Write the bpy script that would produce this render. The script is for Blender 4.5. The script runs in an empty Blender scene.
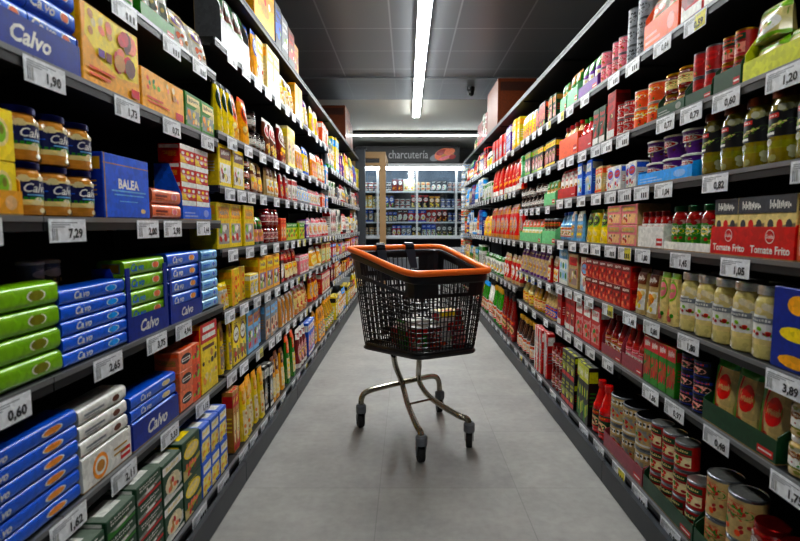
import bpy, math, random
from mathutils import Vector, Matrix
S = bpy.context.scene
COL = S.collection
PI = math.pi
FP = 500.0            # focal length in pixels of the 800 px wide frame
VX = 407.0            # picture column of the aisle's vanishing point

# ------------------------------------------------------------------ colours
def lin(h, k=1.0):
    h = h.lstrip('#')
    r = []
    for i in (0, 2, 4):
        c = int(h[i:i+2], 16) / 255
        r.append((c / 12.92 if c <= .04045 else ((c + .055) / 1.055) ** 2.4) * k)
    return (r[0], r[1], r[2], 1.0)
def punch(c, sat=1.22, g=1.12):
    l = .3 * c[0] + .59 * c[1] + .11 * c[2]
    return tuple(max(.004, min(.95, (l + (q - l) * sat))) ** g for q in c[:3]) + (1.0,)
PAL = {k: punch(lin(v)) for k, v in dict(
    Y='f8b800', YL='ffdf1c', or_='e8701a', r='c8161a', dr='7c1418', b='1c6cd0', db='1e3c94', nb='161f5a', lb='45a8ee',
    sky='86bce4', g='3f8c34', dg='1b4b30', lg='92c038', ol='8a8a2c', w='ecebe6', cr='ead9a4', k='16161a', br='6c3c20',
    tan='c8965a', pk='e8909c', mv='9a4654', pu='6c3090', gy='8e9196', dgy='4a4c52', lime='d0d424', sal='ea9070', lid='c8c8c4',
    gold='b89438', olv='857a2a', asp='d8cc96', tom='a8241a', sauce='8c1c14', choc='40241a', cyan='2a9ccc', bge='ccb68a',
    mint='8cd09c', be='a98f6a', mar='f0a860').items()}
def C(n): return PAL[n] if isinstance(n, str) else n
def mixc(a, b, t): return tuple(a[i] * (1 - t) + b[i] * t for i in range(3)) + (1.0,)

# ------------------------------------------------------------------ materials
def newmat(name):
    m = bpy.data.materials.new(name); m.use_nodes = True
    nt = m.node_tree; b = nt.nodes['Principled BSDF']
    return m, nt, b
def plain(name, col, rough=.5, metal=0.0, coat=0.0, noise=0.0, nscale=30, bump=0.0):
    m, nt, b = newmat(name)
    b.inputs['Base Color'].default_value = C(col) if isinstance(col, str) else col
    b.inputs['Roughness'].default_value = rough; b.inputs['Metallic'].default_value = metal
    b.inputs['Coat Weight'].default_value = coat
    if noise or bump:
        tc = nt.nodes.new('ShaderNodeTexCoord'); n = nt.nodes.new('ShaderNodeTexNoise')
        n.inputs['Scale'].default_value = nscale; n.inputs['Detail'].default_value = 6
        nt.links.new(tc.outputs['Object'], n.inputs['Vector'])
        if noise:
            mr = nt.nodes.new('ShaderNodeMapRange'); mr.inputs[3].default_value = 1 - noise; mr.inputs[4].default_value = 1 + noise
            nt.links.new(n.outputs['Fac'], mr.inputs[0])
            mx = nt.nodes.new('ShaderNodeVectorMath'); mx.operation = 'SCALE'
            c = b.inputs['Base Color'].default_value; mx.inputs[0].default_value = (c[0], c[1], c[2])
            nt.links.new(mr.outputs[0], mx.inputs['Scale']); nt.links.new(mx.outputs[0], b.inputs['Base Color'])
        if bump:
            bp = nt.nodes.new('ShaderNodeBump'); bp.inputs['Strength'].default_value = bump
            nt.links.new(n.outputs['Fac'], bp.inputs['Height']); nt.links.new(bp.outputs[0], b.inputs['Normal'])
    return m
def printed(name, rough, coat=0.0, metal=0.0, spec=.5):
    """printed packaging: colour comes from the mesh's own face colours, slightly worn"""
    m, nt, b = newmat(name)
    at = nt.nodes.new('ShaderNodeAttribute'); at.attribute_name = 'Col'
    oi = nt.nodes.new('ShaderNodeObjectInfo')
    mr = nt.nodes.new('ShaderNodeMapRange'); mr.inputs[3].default_value = .86; mr.inputs[4].default_value = 1.06
    nt.links.new(oi.outputs['Random'], mr.inputs[0])
    tc = nt.nodes.new('ShaderNodeTexCoord'); n = nt.nodes.new('ShaderNodeTexNoise'); n.inputs['Scale'].default_value = 22
    nt.links.new(tc.outputs['Object'], n.inputs['Vector'])
    m2 = nt.nodes.new('ShaderNodeMapRange'); m2.inputs[3].default_value = .94; m2.inputs[4].default_value = 1.06
    nt.links.new(n.outputs['Fac'], m2.inputs[0])
    mu = nt.nodes.new('ShaderNodeMath'); mu.operation = 'MULTIPLY'
    nt.links.new(mr.outputs[0], mu.inputs[0]); nt.links.new(m2.outputs[0], mu.inputs[1])
    vo = nt.nodes.new('ShaderNodeTexVoronoi'); vo.inputs['Scale'].default_value = 75
    nt.links.new(tc.outputs['Object'], vo.inputs['Vector'])
    sx = nt.nodes.new('ShaderNodeSeparateXYZ'); nt.links.new(vo.outputs['Color'], sx.inputs[0])
    m3 = nt.nodes.new('ShaderNodeMapRange'); m3.inputs[3].default_value = .84; m3.inputs[4].default_value = 1.12
    nt.links.new(sx.outputs[0], m3.inputs[0])
    mu2 = nt.nodes.new('ShaderNodeMath'); mu2.operation = 'MULTIPLY'; nt.links.new(mu.outputs[0], mu2.inputs[0]); nt.links.new(m3.outputs[0], mu2.inputs[1]); mu = mu2
    sc = nt.nodes.new('ShaderNodeVectorMath'); sc.operation = 'SCALE'
    nt.links.new(at.outputs['Color'], sc.inputs[0]); nt.links.new(mu.outputs[0], sc.inputs['Scale'])
    nt.links.new(sc.outputs[0], b.inputs['Base Color'])
    b.inputs['Roughness'].default_value = rough; b.inputs['Coat Weight'].default_value = coat
    b.inputs['Coat Roughness'].default_value = .12; b.inputs['Metallic'].default_value = metal
    return m
M_CARD = printed('printed_card', .42, .15)
M_GLOSS = printed('glossy_film', .28, .5)
M_GLASSY = printed('filled_glass', .18, 1.0)
M_TIN = printed('tin_metal', .3, 0, .85)
PM = [M_CARD, M_GLOSS, M_GLASSY, M_TIN]
def emis(name, col, s):
    m, nt, b = newmat(name)
    b.inputs['Base Color'].default_value = (0, 0, 0, 1)
    b.inputs['Emission Color'].default_value = col; b.inputs['Emission Strength'].default_value = s
    return m

# ------------------------------------------------------------------ mesh building
class MB:
    def __init__(s): s.v = []; s.f = []; s.c = []; s.m = []
    def add(s, vs, fs, col, mat=0):
        o = len(s.v); s.v.extend([tuple(v) for v in vs])
        col = C(col)
        for f in fs:
            s.f.append([i + o for i in f]); s.c.append(col); s.m.append(mat)
    def box(s, x0, y0, z0, x1, y1, z1, col='w', mat=0):
        s.add([(x, y, z) for x in (x0, x1) for y in (y0, y1) for z in (z0, z1)],
              [(0, 1, 3, 2), (4, 6, 7, 5), (0, 4, 5, 1), (2, 3, 7, 6), (0, 2, 6, 4), (1, 5, 7, 3)], col, mat)
    def cbox(s, x0, y0, z0, x1, y1, z1, e, cols, mat=0):
        """box with chamfered edges; cols = (front, side, top)"""
        P = []
        idx = {}
        for ix, x in enumerate((x0, x1)):
            for iy, y in enumerate((y0, y1)):
                for iz, z in enumerate((z0, z1)):
                    sx, sy, sz = (e, -e)[ix], (e, -e)[iy], (e, -e)[iz]
                    idx[(ix, iy, iz, 'x')] = len(P); P.append((x, y + sy, z + sz))
                    idx[(ix, iy, iz, 'y')] = len(P); P.append((x + sx, y, z + sz))
                    idx[(ix, iy, iz, 'z')] = len(P); P.append((x + sx, y + sy, z))
        I = lambda a, b, c, k: idx[(a, b, c, k)]
        fr, si, tp = cols
        for a in (0, 1):
            s.add(P, [(I(a,0,0,'x'), I(a,1,0,'x'), I(a,1,1,'x'), I(a,0,1,'x'))], si, mat)
            s.add(P, [(I(0,a,0,'y'), I(1,a,0,'y'), I(1,a,1,'y'), I(0,a,1,'y'))], fr, mat)
            s.add(P, [(I(0,0,a,'z'), I(1,0,a,'z'), I(1,1,a,'z'), I(0,1,a,'z'))], tp, mat)
        E = []
        for a in (0, 1):
            for b in (0, 1):
                E.append((I(a,b,0,'x'), I(a,b,1,'x'), I(a,b,1,'y'), I(a,b,0,'y')))
                E.append((I(a,0,b,'x'), I(a,1,b,'x'), I(a,1,b,'z'), I(a,0,b,'z')))
                E.append((I(0,a,b,'y'), I(1,a,b,'y'), I(1,a,b,'z'), I(0,a,b,'z')))
                for c in (0, 1): E.append((I(a,b,c,'x'), I(a,b,c,'y'), I(a,b,c,'z')))
        s.add(P, E, mixc(C(si), C(fr), .5), mat)
    def prism_x(s, prof, x0, x1, col, endcol, mat=0):
        n = len(prof)
        s.add([(x0, p[0], p[1]) for p in prof] + [(x1, p[0], p[1]) for p in prof],
              [(i, (i + 1) % n, n + (i + 1) % n, n + i) for i in range(n)], col, mat)
        s.add([(x0, p[0], p[1]) for p in prof], [list(range(n))], endcol, mat)
        s.add([(x1, p[0], p[1]) for p in prof], [list(range(n))], endcol, mat)
    def lathe(s, prof, cx=0, cy=0, n=20):
        """prof: list of (r, z, colour, material) ; colour/material belong to the segment that starts there"""
        for i in range(len(prof) - 1):
            r0, z0, c, m = prof[i]; r1, z1 = prof[i + 1][:2]
            vs = []
            for r, z in ((r0, z0), (r1, z1)):
                for k in range(n):
                    a = 2 * PI * k / n
                    vs.append((cx + r * math.sin(a), cy - r * math.cos(a), z))
            s.add(vs, [(k, (k + 1) % n, n + (k + 1) % n, n + k) for k in range(n)], c, m)
        r, z, c, m = prof[-1]
        if r > 1e-4:
            s.add([(cx + r * math.sin(2*PI*k/n), cy - r * math.cos(2*PI*k/n), z) for k in range(n)], [list(range(n))], c, m)
    def tube(s, pts, r, n=10, col='w', mat=0, closed=False, flat=1.0):
        pts = [Vector(p) for p in pts]; L = len(pts); rings = []
        up = Vector((0, 0, 1))
        pu = None
        for i, p in enumerate(pts):
            if closed: t = (pts[(i + 1) % L] - pts[i - 1])
            else: t = pts[min(i + 1, L - 1)] - pts[max(i - 1, 0)]
            t.normalize()
            ref = pu if pu is not None else (up if abs(t.z) < .95 else Vector((1, 0, 0)))
            u = (ref - t * ref.dot(t)).normalized()
            if pu is not None or True: pu = u
            if closed: u = (up - t * up.dot(t)).normalized()
            w = t.cross(u)
            rings.append([p + (u * math.cos(2*PI*k/n) * flat + w * math.sin(2*PI*k/n)) * r for k in range(n)])
        vs = [q for R_ in rings for q in R_]; fs = []
        for i in range(L if closed else L - 1):
            j = (i + 1) % L
            for k in range(n):
                fs.append((i*n + k, i*n + (k+1) % n, j*n + (k+1) % n, j*n + k))
        if not closed:
            fs.append(list(range(n))[::-1]); fs.append([(L-1)*n + k for k in range(n)])
        s.add(vs, fs, col, mat)
    def mesh(s, name, mats=None, smooth=False):
        me = bpy.data.meshes.new(name)
        me.from_pydata(s.v, [], s.f)
        mats = mats or PM
        for m in mats: me.materials.append(m)
        me.polygons.foreach_set('material_index', [min(i, len(mats) - 1) for i in s.m])
        a = me.color_attributes.new('Col', 'FLOAT_COLOR', 'CORNER')
        buf = []
        for f, c in zip(s.f, s.c): buf.extend(c * len(f))
        a.data.foreach_set('color', buf)
        me.validate(); me.update()
        if smooth:
            me.shade_smooth()
            try: me.set_sharp_from_angle(angle=math.radians(35))
            except Exception: pass
        return me
def link(name, data, loc=(0, 0, 0), rz=0.0, parent=None):
    o = bpy.data.objects.new(name, data); COL.objects.link(o)
    o.location = loc; o.rotation_euler = (0, 0, rz)
    if parent is not None: o.parent = parent
    return o
def tag(o, label=None, cat=None, group=None, kind=None):
    if label: o['label'] = label
    if cat: o['category'] = cat
    if group: o['group'] = group
    if kind: o['kind'] = kind
    return o

# ------------------------------------------------------------------ lettering
_T = {}
def text2d(s, shear=0.0, bold=0.0):
    k = (s, shear, bold)
    if k in _T: return _T[k]
    cu = bpy.data.curves.new('lettering', 'FONT'); cu.body = s; cu.shear = shear; cu.offset = bold; cu.resolution_u = 2
    ob = bpy.data.objects.new('lettering', cu); COL.objects.link(ob)
    bpy.context.view_layer.update()
    me = ob.to_mesh()
    vs = [(v.co.x, v.co.y) for v in me.vertices]; fs = [list(p.vertices) for p in me.polygons]
    ob.to_mesh_clear(); bpy.data.objects.remove(ob); bpy.data.curves.remove(cu)
    x0 = min(v[0] for v in vs); x1 = max(v[0] for v in vs); y0 = min(v[1] for v in vs); y1 = max(v[1] for v in vs)
    h = y1 - y0
    r = ([((v[0] - (x0 + x1) / 2) / h, (v[1] - (y0 + y1) / 2) / h) for v in vs], fs, (x1 - x0) / h)
    _T[k] = r
    return r

class Art:
    """flat printed artwork laid on a surface; x and z run 0..1 over the printed face"""
    def __init__(s, mb, w, h, fmap, mat=0, sub=1):
        s.mb = mb; s.w = w; s.h = h; s.fm = fmap; s.k = 1; s.mat = mat; s.sub = sub
    def _p(s, x, z): return s.fm(x, z, s.k * .00014)
    def rect(s, x0, z0, x1, z1, col):
        n = max(1, int(math.ceil((x1 - x0) * s.sub))); m = max(1, int(math.ceil((z1 - z0) * s.sub)))
        if s.sub == 1: n = m = 1
        vs = [s._p(x0 + (x1 - x0) * i / n, z0 + (z1 - z0) * j / m) for j in range(m + 1) for i in range(n + 1)]
        fs = [(j*(n+1)+i, j*(n+1)+i+1, (j+1)*(n+1)+i+1, (j+1)*(n+1)+i) for j in range(m) for i in range(n)]
        s.mb.add(vs, fs, col, s.mat); s.k += 1
    def poly(s, pts, col):
        s.mb.add([s._p(*p) for p in pts], [list(range(len(pts)))], col, s.mat); s.k += 1
    def ell(s, cx, cz, rx, rz, col, n=12, rot=0.0):
        pts = []
        for q in (.5, 1.0):
            for i in range(n):
                a = 2 * PI * i / n
                ex, ez = rx * s.w * math.cos(a) * q, rz * s.h * math.sin(a) * q
                pts.append((cx + (ex * math.cos(rot) - ez * math.sin(rot)) / s.w, cz + (ex * math.sin(rot) + ez * math.cos(rot)) / s.h))
        vs = [s._p(*p) for p in pts]
        s.mb.add(vs, [list(range(n))] + [(i, (i+1) % n, n + (i+1) % n, n + i) for i in range(n)], col, s.mat); s.k += 1
    def text(s, t, cx, cz, hz, col, shear=0.0, bold=.015, maxw=.9):
        vs, fs, asp = text2d(t, shear, bold)
        H = hz * s.h
        if asp * H > maxw * s.w: sx = maxw * s.w / asp
        else: sx = H
        s.mb.add([s._p(cx + v[0] * sx / s.w, cz + v[1] * H / s.h) for v in vs], fs, col, s.mat); s.k += 1
    def micro(s, x0, z0, x1, rows, col, rng, dz=.035):
        for i in range(rows):
            L = x0 + (x1 - x0) * rng.uniform(.55, 1)
            s.rect(x0, z0 - i * dz, L, z0 - i * dz + dz * .35, col); s.k -= 1
        s.k += 1
FOODS = {'past': ('cr', 'YL', 'tan', 'mar'), 'meat': ('sal', 'tan', 'r', 'br'), 'veg': ('g', 'lg', 'tom', 'or_'),
         'fish': ('cr', 'sal', 'w', 'tan'), 'dark': ('br', 'choc', 'tan', 'gold'), 'tom': ('tom', 'r', 'or_', 'g'), 'mix': ('cr', 'br', 'lg', 'r', 'w')}
def food(a, x0, z0, x1, z1, kind, rng, n=7):
    for i in range(n):
        x = rng.uniform(x0, x1); z = rng.uniform(z0, z1)
        r = rng.uniform(.14, .26) * min((x1 - x0) * a.w, (z1 - z0) * a.h)
        x = min(max(x, x0 + r / a.w), x1 - r / a.w); z = min(max(z, z0 + r / a.h), z1 - r / a.h)
        a.ell(x, z, r / a.w, r * rng.uniform(.6, 1) / a.h, rng.choice(FOODS[kind]), n=9, rot=rng.uniform(0, PI))
def wordmark(a, x0, x1, z0, z1, col, rng, back=None):
    n = rng.randint(4, 7); sl = rng.uniform(-.02, .06)
    if back: a.poly([(x0 - .03, z0 - .02), (x1 + .03, z0 - .02 + sl), (x1 + .03, z1 + .02 + sl), (x0 - .03, z1 + .02)], back)
    q = (x1 - x0) / n
    for i in range(n):
        t = z1 if (i == 0 or rng.random() < .3) else z0 + (z1 - z0) * .72
        dz = sl * i / n; xa = x0 + q * i; 
        a.rect(xa + q * .08, z0 + dz, xa + q * .36, t + dz, col); a.k -= 1
        t2 = z0 + (z1 - z0) * rng.uniform(.5, .95)
        a.rect(xa + q * .52, z0 + dz + (z1 - z0) * rng.choice((0, .2)), xa + q * .86, t2 + dz, col); a.k -= 1
    a.k += 1
def draw(a, st, c1, c2, c3, rng, fd='mix', text=None, tc='w', shear=0.0):
    dk = mixc(C(c1), (0, 0, 0, 1), .55)
    if st in 'ABPVTG' and st != 'N':
        e = rng.uniform(.2, .6); f = rng.uniform(.3, .8)
        a.poly([(.02, e), (.98, f), (.98, f - rng.uniform(.1, .3)), (.02, max(.02, e - rng.uniform(.1, .3)))], mixc(C(c1), C(c2), rng.uniform(.35, .8)))
        if rng.random() < .5: a.poly([(.02, .02), (.5, .02), (.02, rng.uniform(.2, .5))], mixc(C(c1), C(c3), .7))
    if st == 'A':      # band at the top, picture in the middle, stripe at the foot
        a.rect(.0, .74, 1, .93, c2)
        if text: a.text(text, .5, .835, .11, tc, shear)
        else: wordmark(a, .16, .84, .78, .89, c3 if c3 != c2 else c1, rng)
        a.ell(.5, .4, .4, .25, mixc(C(c3), C('w'), .4), n=16); food(a, .2, .22, .8, .56, fd, rng)
        a.rect(0, .04, 1, .12, c2); a.micro(.12, .66, .8, 2, dk, rng)
    elif st == 'B':    # badge
        a.ell(.5, .66, .42, .2, c2, n=16); a.ell(.5, .66, .36, .15, c3, n=16)
        if text: a.text(text, .5, .66, .13, tc, shear)
        else: wordmark(a, .26, .74, .62, .71, c2, rng)
        food(a, .12, .06, .88, .42, fd, rng, 8); a.micro(.2, .9, .85, 2, c2, rng)
    elif st == 'P':    # photo window
        a.rect(.1, .1, .9, .55, mixc(C(c3), C('w'), .3)); food(a, .12, .12, .88, .53, fd, rng, 10)
        a.rect(.1, .66, .9, .9, c2)
        if text: a.text(text, .5, .78, .14, tc, shear)
        else: wordmark(a, .18, .82, .73, .85, c3, rng)
    elif st == 'H':    # horizontal pack: logo left, round food at right
        a.rect(.62, 0, 1, 1, c2)
        a.ell(.76, .5, .1 , .38, 'w', n=14); a.ell(.76, .5, .082, .31, c3, n=14); 
        if text: a.text(text, .3, .5, .78, tc, .3, .03, .56)
        else: a.rect(.1, .4, .5, .62, tc); a.rect(.1, .2, .4, .28, tc)
    elif st == 'V':    # vertical stripes
        a.rect(.0, 0, .3, 1, c2); a.rect(.34, .1, .4, .9, c3)
        a.ell(.66, .62, .24, .2, c3, n=14); wordmark(a, .47, .85, .57, .68, c1, rng, c2); food(a, .42, .06, .94, .36, fd, rng, 6)
    elif st == 'T':    # block text, no picture
        for i in range(2): wordmark(a, .12, .88 - .12 * i, .76 - i * .16, .88 - i * .16, c2, rng)
        food(a, .3, .25, .9, .55, fd, rng, 5)
        a.rect(.05, .04, .95, .2, c3); a.ell(.5, .32, .2, .09, c2)
    elif st == 'G':    # grid of little pictures
        for i in range(3):
            for j in range(2):
                a.ell(.2 + .3 * i, .25 + .28 * j, .1, .09, (c3, c2)[(i + j) % 2])
        a.rect(0, .72, 1, 1, c2)
        if text: a.text(text, .5, .86, .14, tc)
        else: wordmark(a, .15, .85, .79, .93, 'w', rng)
    elif st == 'D':    # black round emblem
        a.ell(.5, .5, .34, .32, 'k', n=16); a.ell(.5, .5, .22, .2, c2, n=14); a.rect(.3, .46, .7, .54, 'k')
    elif st == 'N': pass

# ------------------------------------------------------------------ packages
class Pack:
    def __init__(s, name, cat, mesh, kids=()): s.name = name; s.cat = cat; s.mesh = mesh; s.kids = kids
def mk_box(w, h, d, rng, c1='w', c2='r', c3='Y', st='A', fd='mix', text=None, tc='w', name='carton', cat='box', shear=0.0, top=None, sidec=None, cut=None):
    mb = MB(); c1v = C(c1)
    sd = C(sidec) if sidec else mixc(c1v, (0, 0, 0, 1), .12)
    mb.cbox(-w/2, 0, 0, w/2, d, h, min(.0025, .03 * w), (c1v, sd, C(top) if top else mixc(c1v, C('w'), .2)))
    a = Art(mb, w, h, lambda x, z, o: (-w/2 + w * x, -o, h * z)); draw(a, st, c1, c2, c3, rng, fd, text, tc, shear)
    if cut: cut(a)
    for sg in (-1, 1):     # end panels
        b = Art(mb, d, h, lambda x, z, o, sg=sg: (sg * (w/2 + o), d * x, h * z))
        if st not in ('H',):
            b.rect(.06, .74, .94, .93, c2); b.micro(.15, .55, .85, 4, c3, rng, .07)
        else: b.rect(.1, .2, .9, .8, c2)
    t = Art(mb, w, d, lambda x, z, o: (-w/2 + w * x, d * z, h + o))
    t.rect(.1, .47, .9, .53, mixc(c1v, (0, 0, 0, 1), .3)); t.rect(.2, .12, .8, .36, c2)
    return Pack(name, cat, mb.mesh(name))
def mk_sleeve(w, h, d, rng, c1='b', c2='lb', c3='cr', text=None, tc='w', st='H', name='tuna_multipack', cat='pack', fd='fish'):
    mb = MB(); r = h * .3; prof = []
    for cx, cz, a0 in ((r, r, 180), (d - r, r, 270), (d - r, h - r, 0), (r, h - r, 90)):
        for i in range(5):
            a = math.radians(a0 + 90 * i / 4); prof.append((cx + r * math.cos(a), cz + r * math.sin(a)))
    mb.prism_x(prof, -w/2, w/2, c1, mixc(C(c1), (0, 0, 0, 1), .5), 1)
    for sg in (-1, 1):
        e = Art(mb, d, h, lambda x, z, o, sg=sg: (sg * (w/2 + o), d * x, h * z), 3); e.rect(.15, .18, .85, .82, 'gy'); e.rect(.2, .26, .8, .74, 'gold')
    h2 = h - 2 * r * .55
    a = Art(mb, w, h2, lambda x, z, o: (-w/2 + w * x, -o + (0 if r*.45 < 0 else max(0, (abs(z - .5) - .28)) * r * .6), r * .55 + h2 * z), 1)
    draw(a, st, c1, c2, c3, rng, fd, text, tc)
    for q in (1/3, 2/3): a.rect(q - .002, 0, q + .002, 1, mixc(C(c1), (0, 0, 0, 1), .4))
    return Pack(name, cat, mb.mesh(name, smooth=True))
def mk_bag(w, h, d, rng, c1='w', c2='r', c3='Y', st='A', fd='past', text=None, tc='w', name='packet', cat='bag'):
    mb = MB(); nx, nz = 8, 10; d = min(d, w * .7)
    def prof(x, z):
        b = (max(0, math.sin(PI * min(max(x, 0), 1))) ** .45) * (max(0, 1 - (max(z, 0) - .06) ** 2 * 1.08) ** .6 if z > .06 else .96)
        if z > .9: b *= max(0, (1 - z) / .1) * .8
        return b * d * .46 * (1 + .07 * math.sin(x * 9 + z * 7))
    def wx(z): return w * (1 - .05 * math.sin(PI * min(z, 1)) - (.06 if z > .88 else 0))
    def P(x, z, o, s=-1): return ((x - .5) * wx(z), d/2 + s * (prof(x, z) + o), h * z)
    for s_ in (-1, 1):
        for i in range(nx):
            for j in range(nz):
                q = [(i/nx, j/nz), ((i+1)/nx, j/nz), ((i+1)/nx, (j+1)/nz), (i/nx, (j+1)/nz)]
                col = c2 if (j == nz - 1 or (st in 'AT' and j == 0)) else c1
                mb.add([P(x, z, .0003, s_) for x, z in q], [(0, 1, 2, 3)], col, 1)
    mb.box(-w * .4, d * .1, 0, w * .4, d * .9, .002, c1, 1)
    a = Art(mb, w, h, lambda x, z, o: P(x, min(z, .97), o + .0009), 1, sub=8); draw(a, st, c1, c2, c3, rng, fd, text, tc)
    return Pack(name, cat, mb.mesh(name, smooth=True))
def cylmap(r, cy, z0, h, span):
    def f(x, z, o):
        t = (x - .5) * span
        return ((r + o) * math.sin(t), cy - (r + o) * math.cos(t), z0 + h * z)
    return f
def mk_jar(w, h, d, rng, body='cr', lid='gold', lab='w', c2='g', c3='r', st='A', text=None, tc='w', fd='veg', chunk=None, parts=True, l0=.22, l1=.66, name='jar', cat='jar', shear=0.0):
    r = w / 2; cy = r; n = 24
    mb = MB(); B = C(body); B2 = C(chunk) if chunk else mixc(B, (0, 0, 0, 1), .25)
    zs = [0, .02, .1, .2, .3, .4, .5, .6, .7, .78, .84, .88]
    rr = [.86, .97, 1, 1, 1, 1, 1, 1, 1, .95, .84, .82]
    pr = [(r * a * .985, h * z, (B, B2)[i % 2] if 1 < i < 9 else B, 2) for i, (z, a) in enumerate(zip(zs, rr))]
    mb.lathe(pr, 0, cy, n)
    ar = Art(mb, w, h, cylmap(r * .985, cy, 0, h, PI * 1.1), 2, sub=10)
    for i in range(14): ar.ell(rng.uniform(.05, .95), rng.choice((rng.uniform(.05, l0), rng.uniform(l1, .74))), .07, .05, mixc(B2, C('w'), rng.uniform(0, .5)), n=7)
    lm = MB()
    for i, (z0, z1, q) in enumerate(((.86, .88, .83), (.88, .985, .88))):
        pass
    lm.lathe([(r * .8, h * .865, lid, 3), (r * .9, h * .87, lid, 3), (r * .9, h * .975, lid, 3), (r * .86, h * .995, lid, 3), (r * .5, h * .995, mixc(C(lid), (0, 0, 0, 1), .2), 3), (0.0001, h * .99, lid, 3)], 0, cy, n)
    pm = MB(); hl = h * (l1 - l0)
    pm.lathe([(r * .995, h * l0, lab, 0), (r * .995, h * l1, lab, 0)], 0, cy, n); pm.f.pop(); pm.c.pop(); pm.m.pop()
    a = Art(pm, w * 1.2, hl, cylmap(r * .995, cy, h * l0, hl, PI * .85), 0, sub=8); draw(a, st, lab, c2, c3, rng, fd, text, tc, shear)
    mats = PM
    if parts:
        return Pack(name, cat, mb.mesh(name, smooth=True), [('lid', lm.mesh('lid', smooth=True)), ('paper_label', pm.mesh('paper_label', smooth=True))])
    for q in (lm, pm):
        o = len(mb.v); mb.v += q.v; mb.f += [[i + o for i in f] for f in q.f]; mb.c += q.c; mb.m += q.m
    return Pack(name, cat, mb.mesh(name, smooth=True))
def mk_can(w, h, d, rng, c1='r', c2='w', c3='Y', st='A', top='lid', text=None, tc='w', fd='tom', name='food_can', cat='can', rim='gy'):
    r = w / 2; mb = MB(); n = 22
    mb.lathe([(r * .93, 0, rim, 3), (r, h * .02, rim, 3), (r, h * .05, c1, 0), (r * .985, h * .07, c1, 0), (r * .985, h * .92, rim, 3), (r, h * .95, rim, 3), (r, h * .985, rim, 3), (r * .93, h, top, 3), (r * .9, h * .975, top, 3), (.0005, h * .975, top, 3)], 0, r, n)
    a = Art(mb, w * 1.3, h * .85, cylmap(r * .985, r, h * .07, h * .85, PI * .95), 0, sub=8); draw(a, st, c1, c2, c3, rng, fd, text, tc)
    return Pack(name, cat, mb.mesh(name, smooth=True))
def mk_bottle(w, h, d, rng, c1='sauce', cap='w', lab='w', c2='r', c3='Y', st='A', fd='tom', name='bottle', cat='bottle', neck=.35):
    r = w / 2; mb = MB(); n = 16
    mb.lathe([(r * .85, 0, c1, 2), (r, h * .03, c1, 2), (r, h * (.88 - neck), c1, 2), (r * .8, h * (.94 - neck), c1, 2), (r * neck * 1.1, h * .84, c1, 2), (r * neck * 1.1, h * .88, cap, 1), (r * neck * 1.35, h * .88, cap, 1), (r * neck * 1.35, h * .99, cap, 1), (r * neck * 1.2, h, cap, 1)], 0, r, n)
    hl = h * (.8 - neck) * .8
    mb.lathe([(r * 1.004, h * .1, lab, 0), (r * 1.004, h * .1 + hl, lab, 0)], 0, r, n)
    a = Art(mb, w * 1.2, hl, cylmap(r * 1.004, r, h * .1, hl, PI * .85), 0, sub=8); draw(a, st, lab, c2, c3, rng, fd)
    return Pack(name, cat, mb.mesh(name, smooth=True))
def mk_cup(w, h, d, rng, c1='pu', c2='w', c3='r', st='B', name='snack_cup', cat='cup'):
    r = w / 2; mb = MB()
    mb.lathe([(r * .7, 0, c1, 1), (r * .95, h * .85, c1, 1), (r, h * .86, 'w', 1), (r, h * .93, c2, 1), (r * .9, h * .97, c2, 1), (r * .4, h, c1, 1)], 0, r, 18)
    a = Art(mb, w, h * .7, cylmap(r * .93, r, h * .1, h * .7, PI * .8), 1, sub=6); draw(a, st, c1, c2, c3, rng)
    return Pack(name, cat, mb.mesh(name, smooth=True))
MK = dict(box=mk_box, sleeve=mk_sleeve, bag=mk_bag, jar=mk_jar, can=mk_can, bottle=mk_bottle, cup=mk_cup)

def tray_mesh(W, D, hf, hs, col, text=None, tc='w', pill=None, shear=.35, inner='be', emblem=None, hb=None, th=.42, post=0):
    mb = MB(); t = .003; c = C(col)
    mb.box(-W/2, 0, 0, W/2, D, t, inner)
    mb.box(-W/2, 0, t, W/2, t, hf, c)
    if post:
        for sx in (-1, 1):
            x0, x1 = sorted((sx * W/2, sx * (W/2 - post))); mb.box(x0, 0, hf, x1, t, hs, c)
    mb.box(-W/2, D - t, t, W/2, D, hb or hs * .7, inner)
    for sx in (-1, 1):
        x0, x1 = (-W/2, -W/2 + t) if sx < 0 else (W/2 - t, W/2)
        prof = [(t, t), (D - t, t), (D - t, hs), (D * .45, hs), (t, hf + (hs - hf) * .25)]
        mb.prism_x(prof, x0, x1, c, mixc(c, (0, 0, 0, 1), .1))
    a = Art(mb, W, hf, lambda x, z, o: (-W/2 + W * x, -o, hf * z))
    if text:
        for i, tx in enumerate(text if isinstance(text, (list, tuple)) else [text]):
            n = len(text) if isinstance(text, (list, tuple)) else 1
            a.text(tx, (i + .5) / n, .28 if emblem else .5, th * (.6 if emblem else 1.25), tc, shear, .03, .86 / n)
            if emblem:
                a.ell((i + .5) / n, .7, .2 * hf / W, .22, 'w', n=16); a.ell((i + .5) / n, .7, .175 * hf / W, .19, col, n=16)
                a.text(emblem, (i + .5) / n, .7, .13, 'w', .1, .015, .3 / n)
    if pill:
        w_ = min(.22, .06 / W)
        a.rect(.97 - w_, .14, .97, .46, pill); a.rect(.985 - w_, .26, .955, .34, 'w')
    if not text and not pill:
        a.rect(.05, .2, .5, .32, mixc(c, C('w'), .35)); a.rect(.05, .45, .4, .55, mixc(c, C('w'), .35)); a.ell(.8, .5, .1, .3, mixc(c, C('w'), .3))
    return mb.mesh('display_tray')

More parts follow.
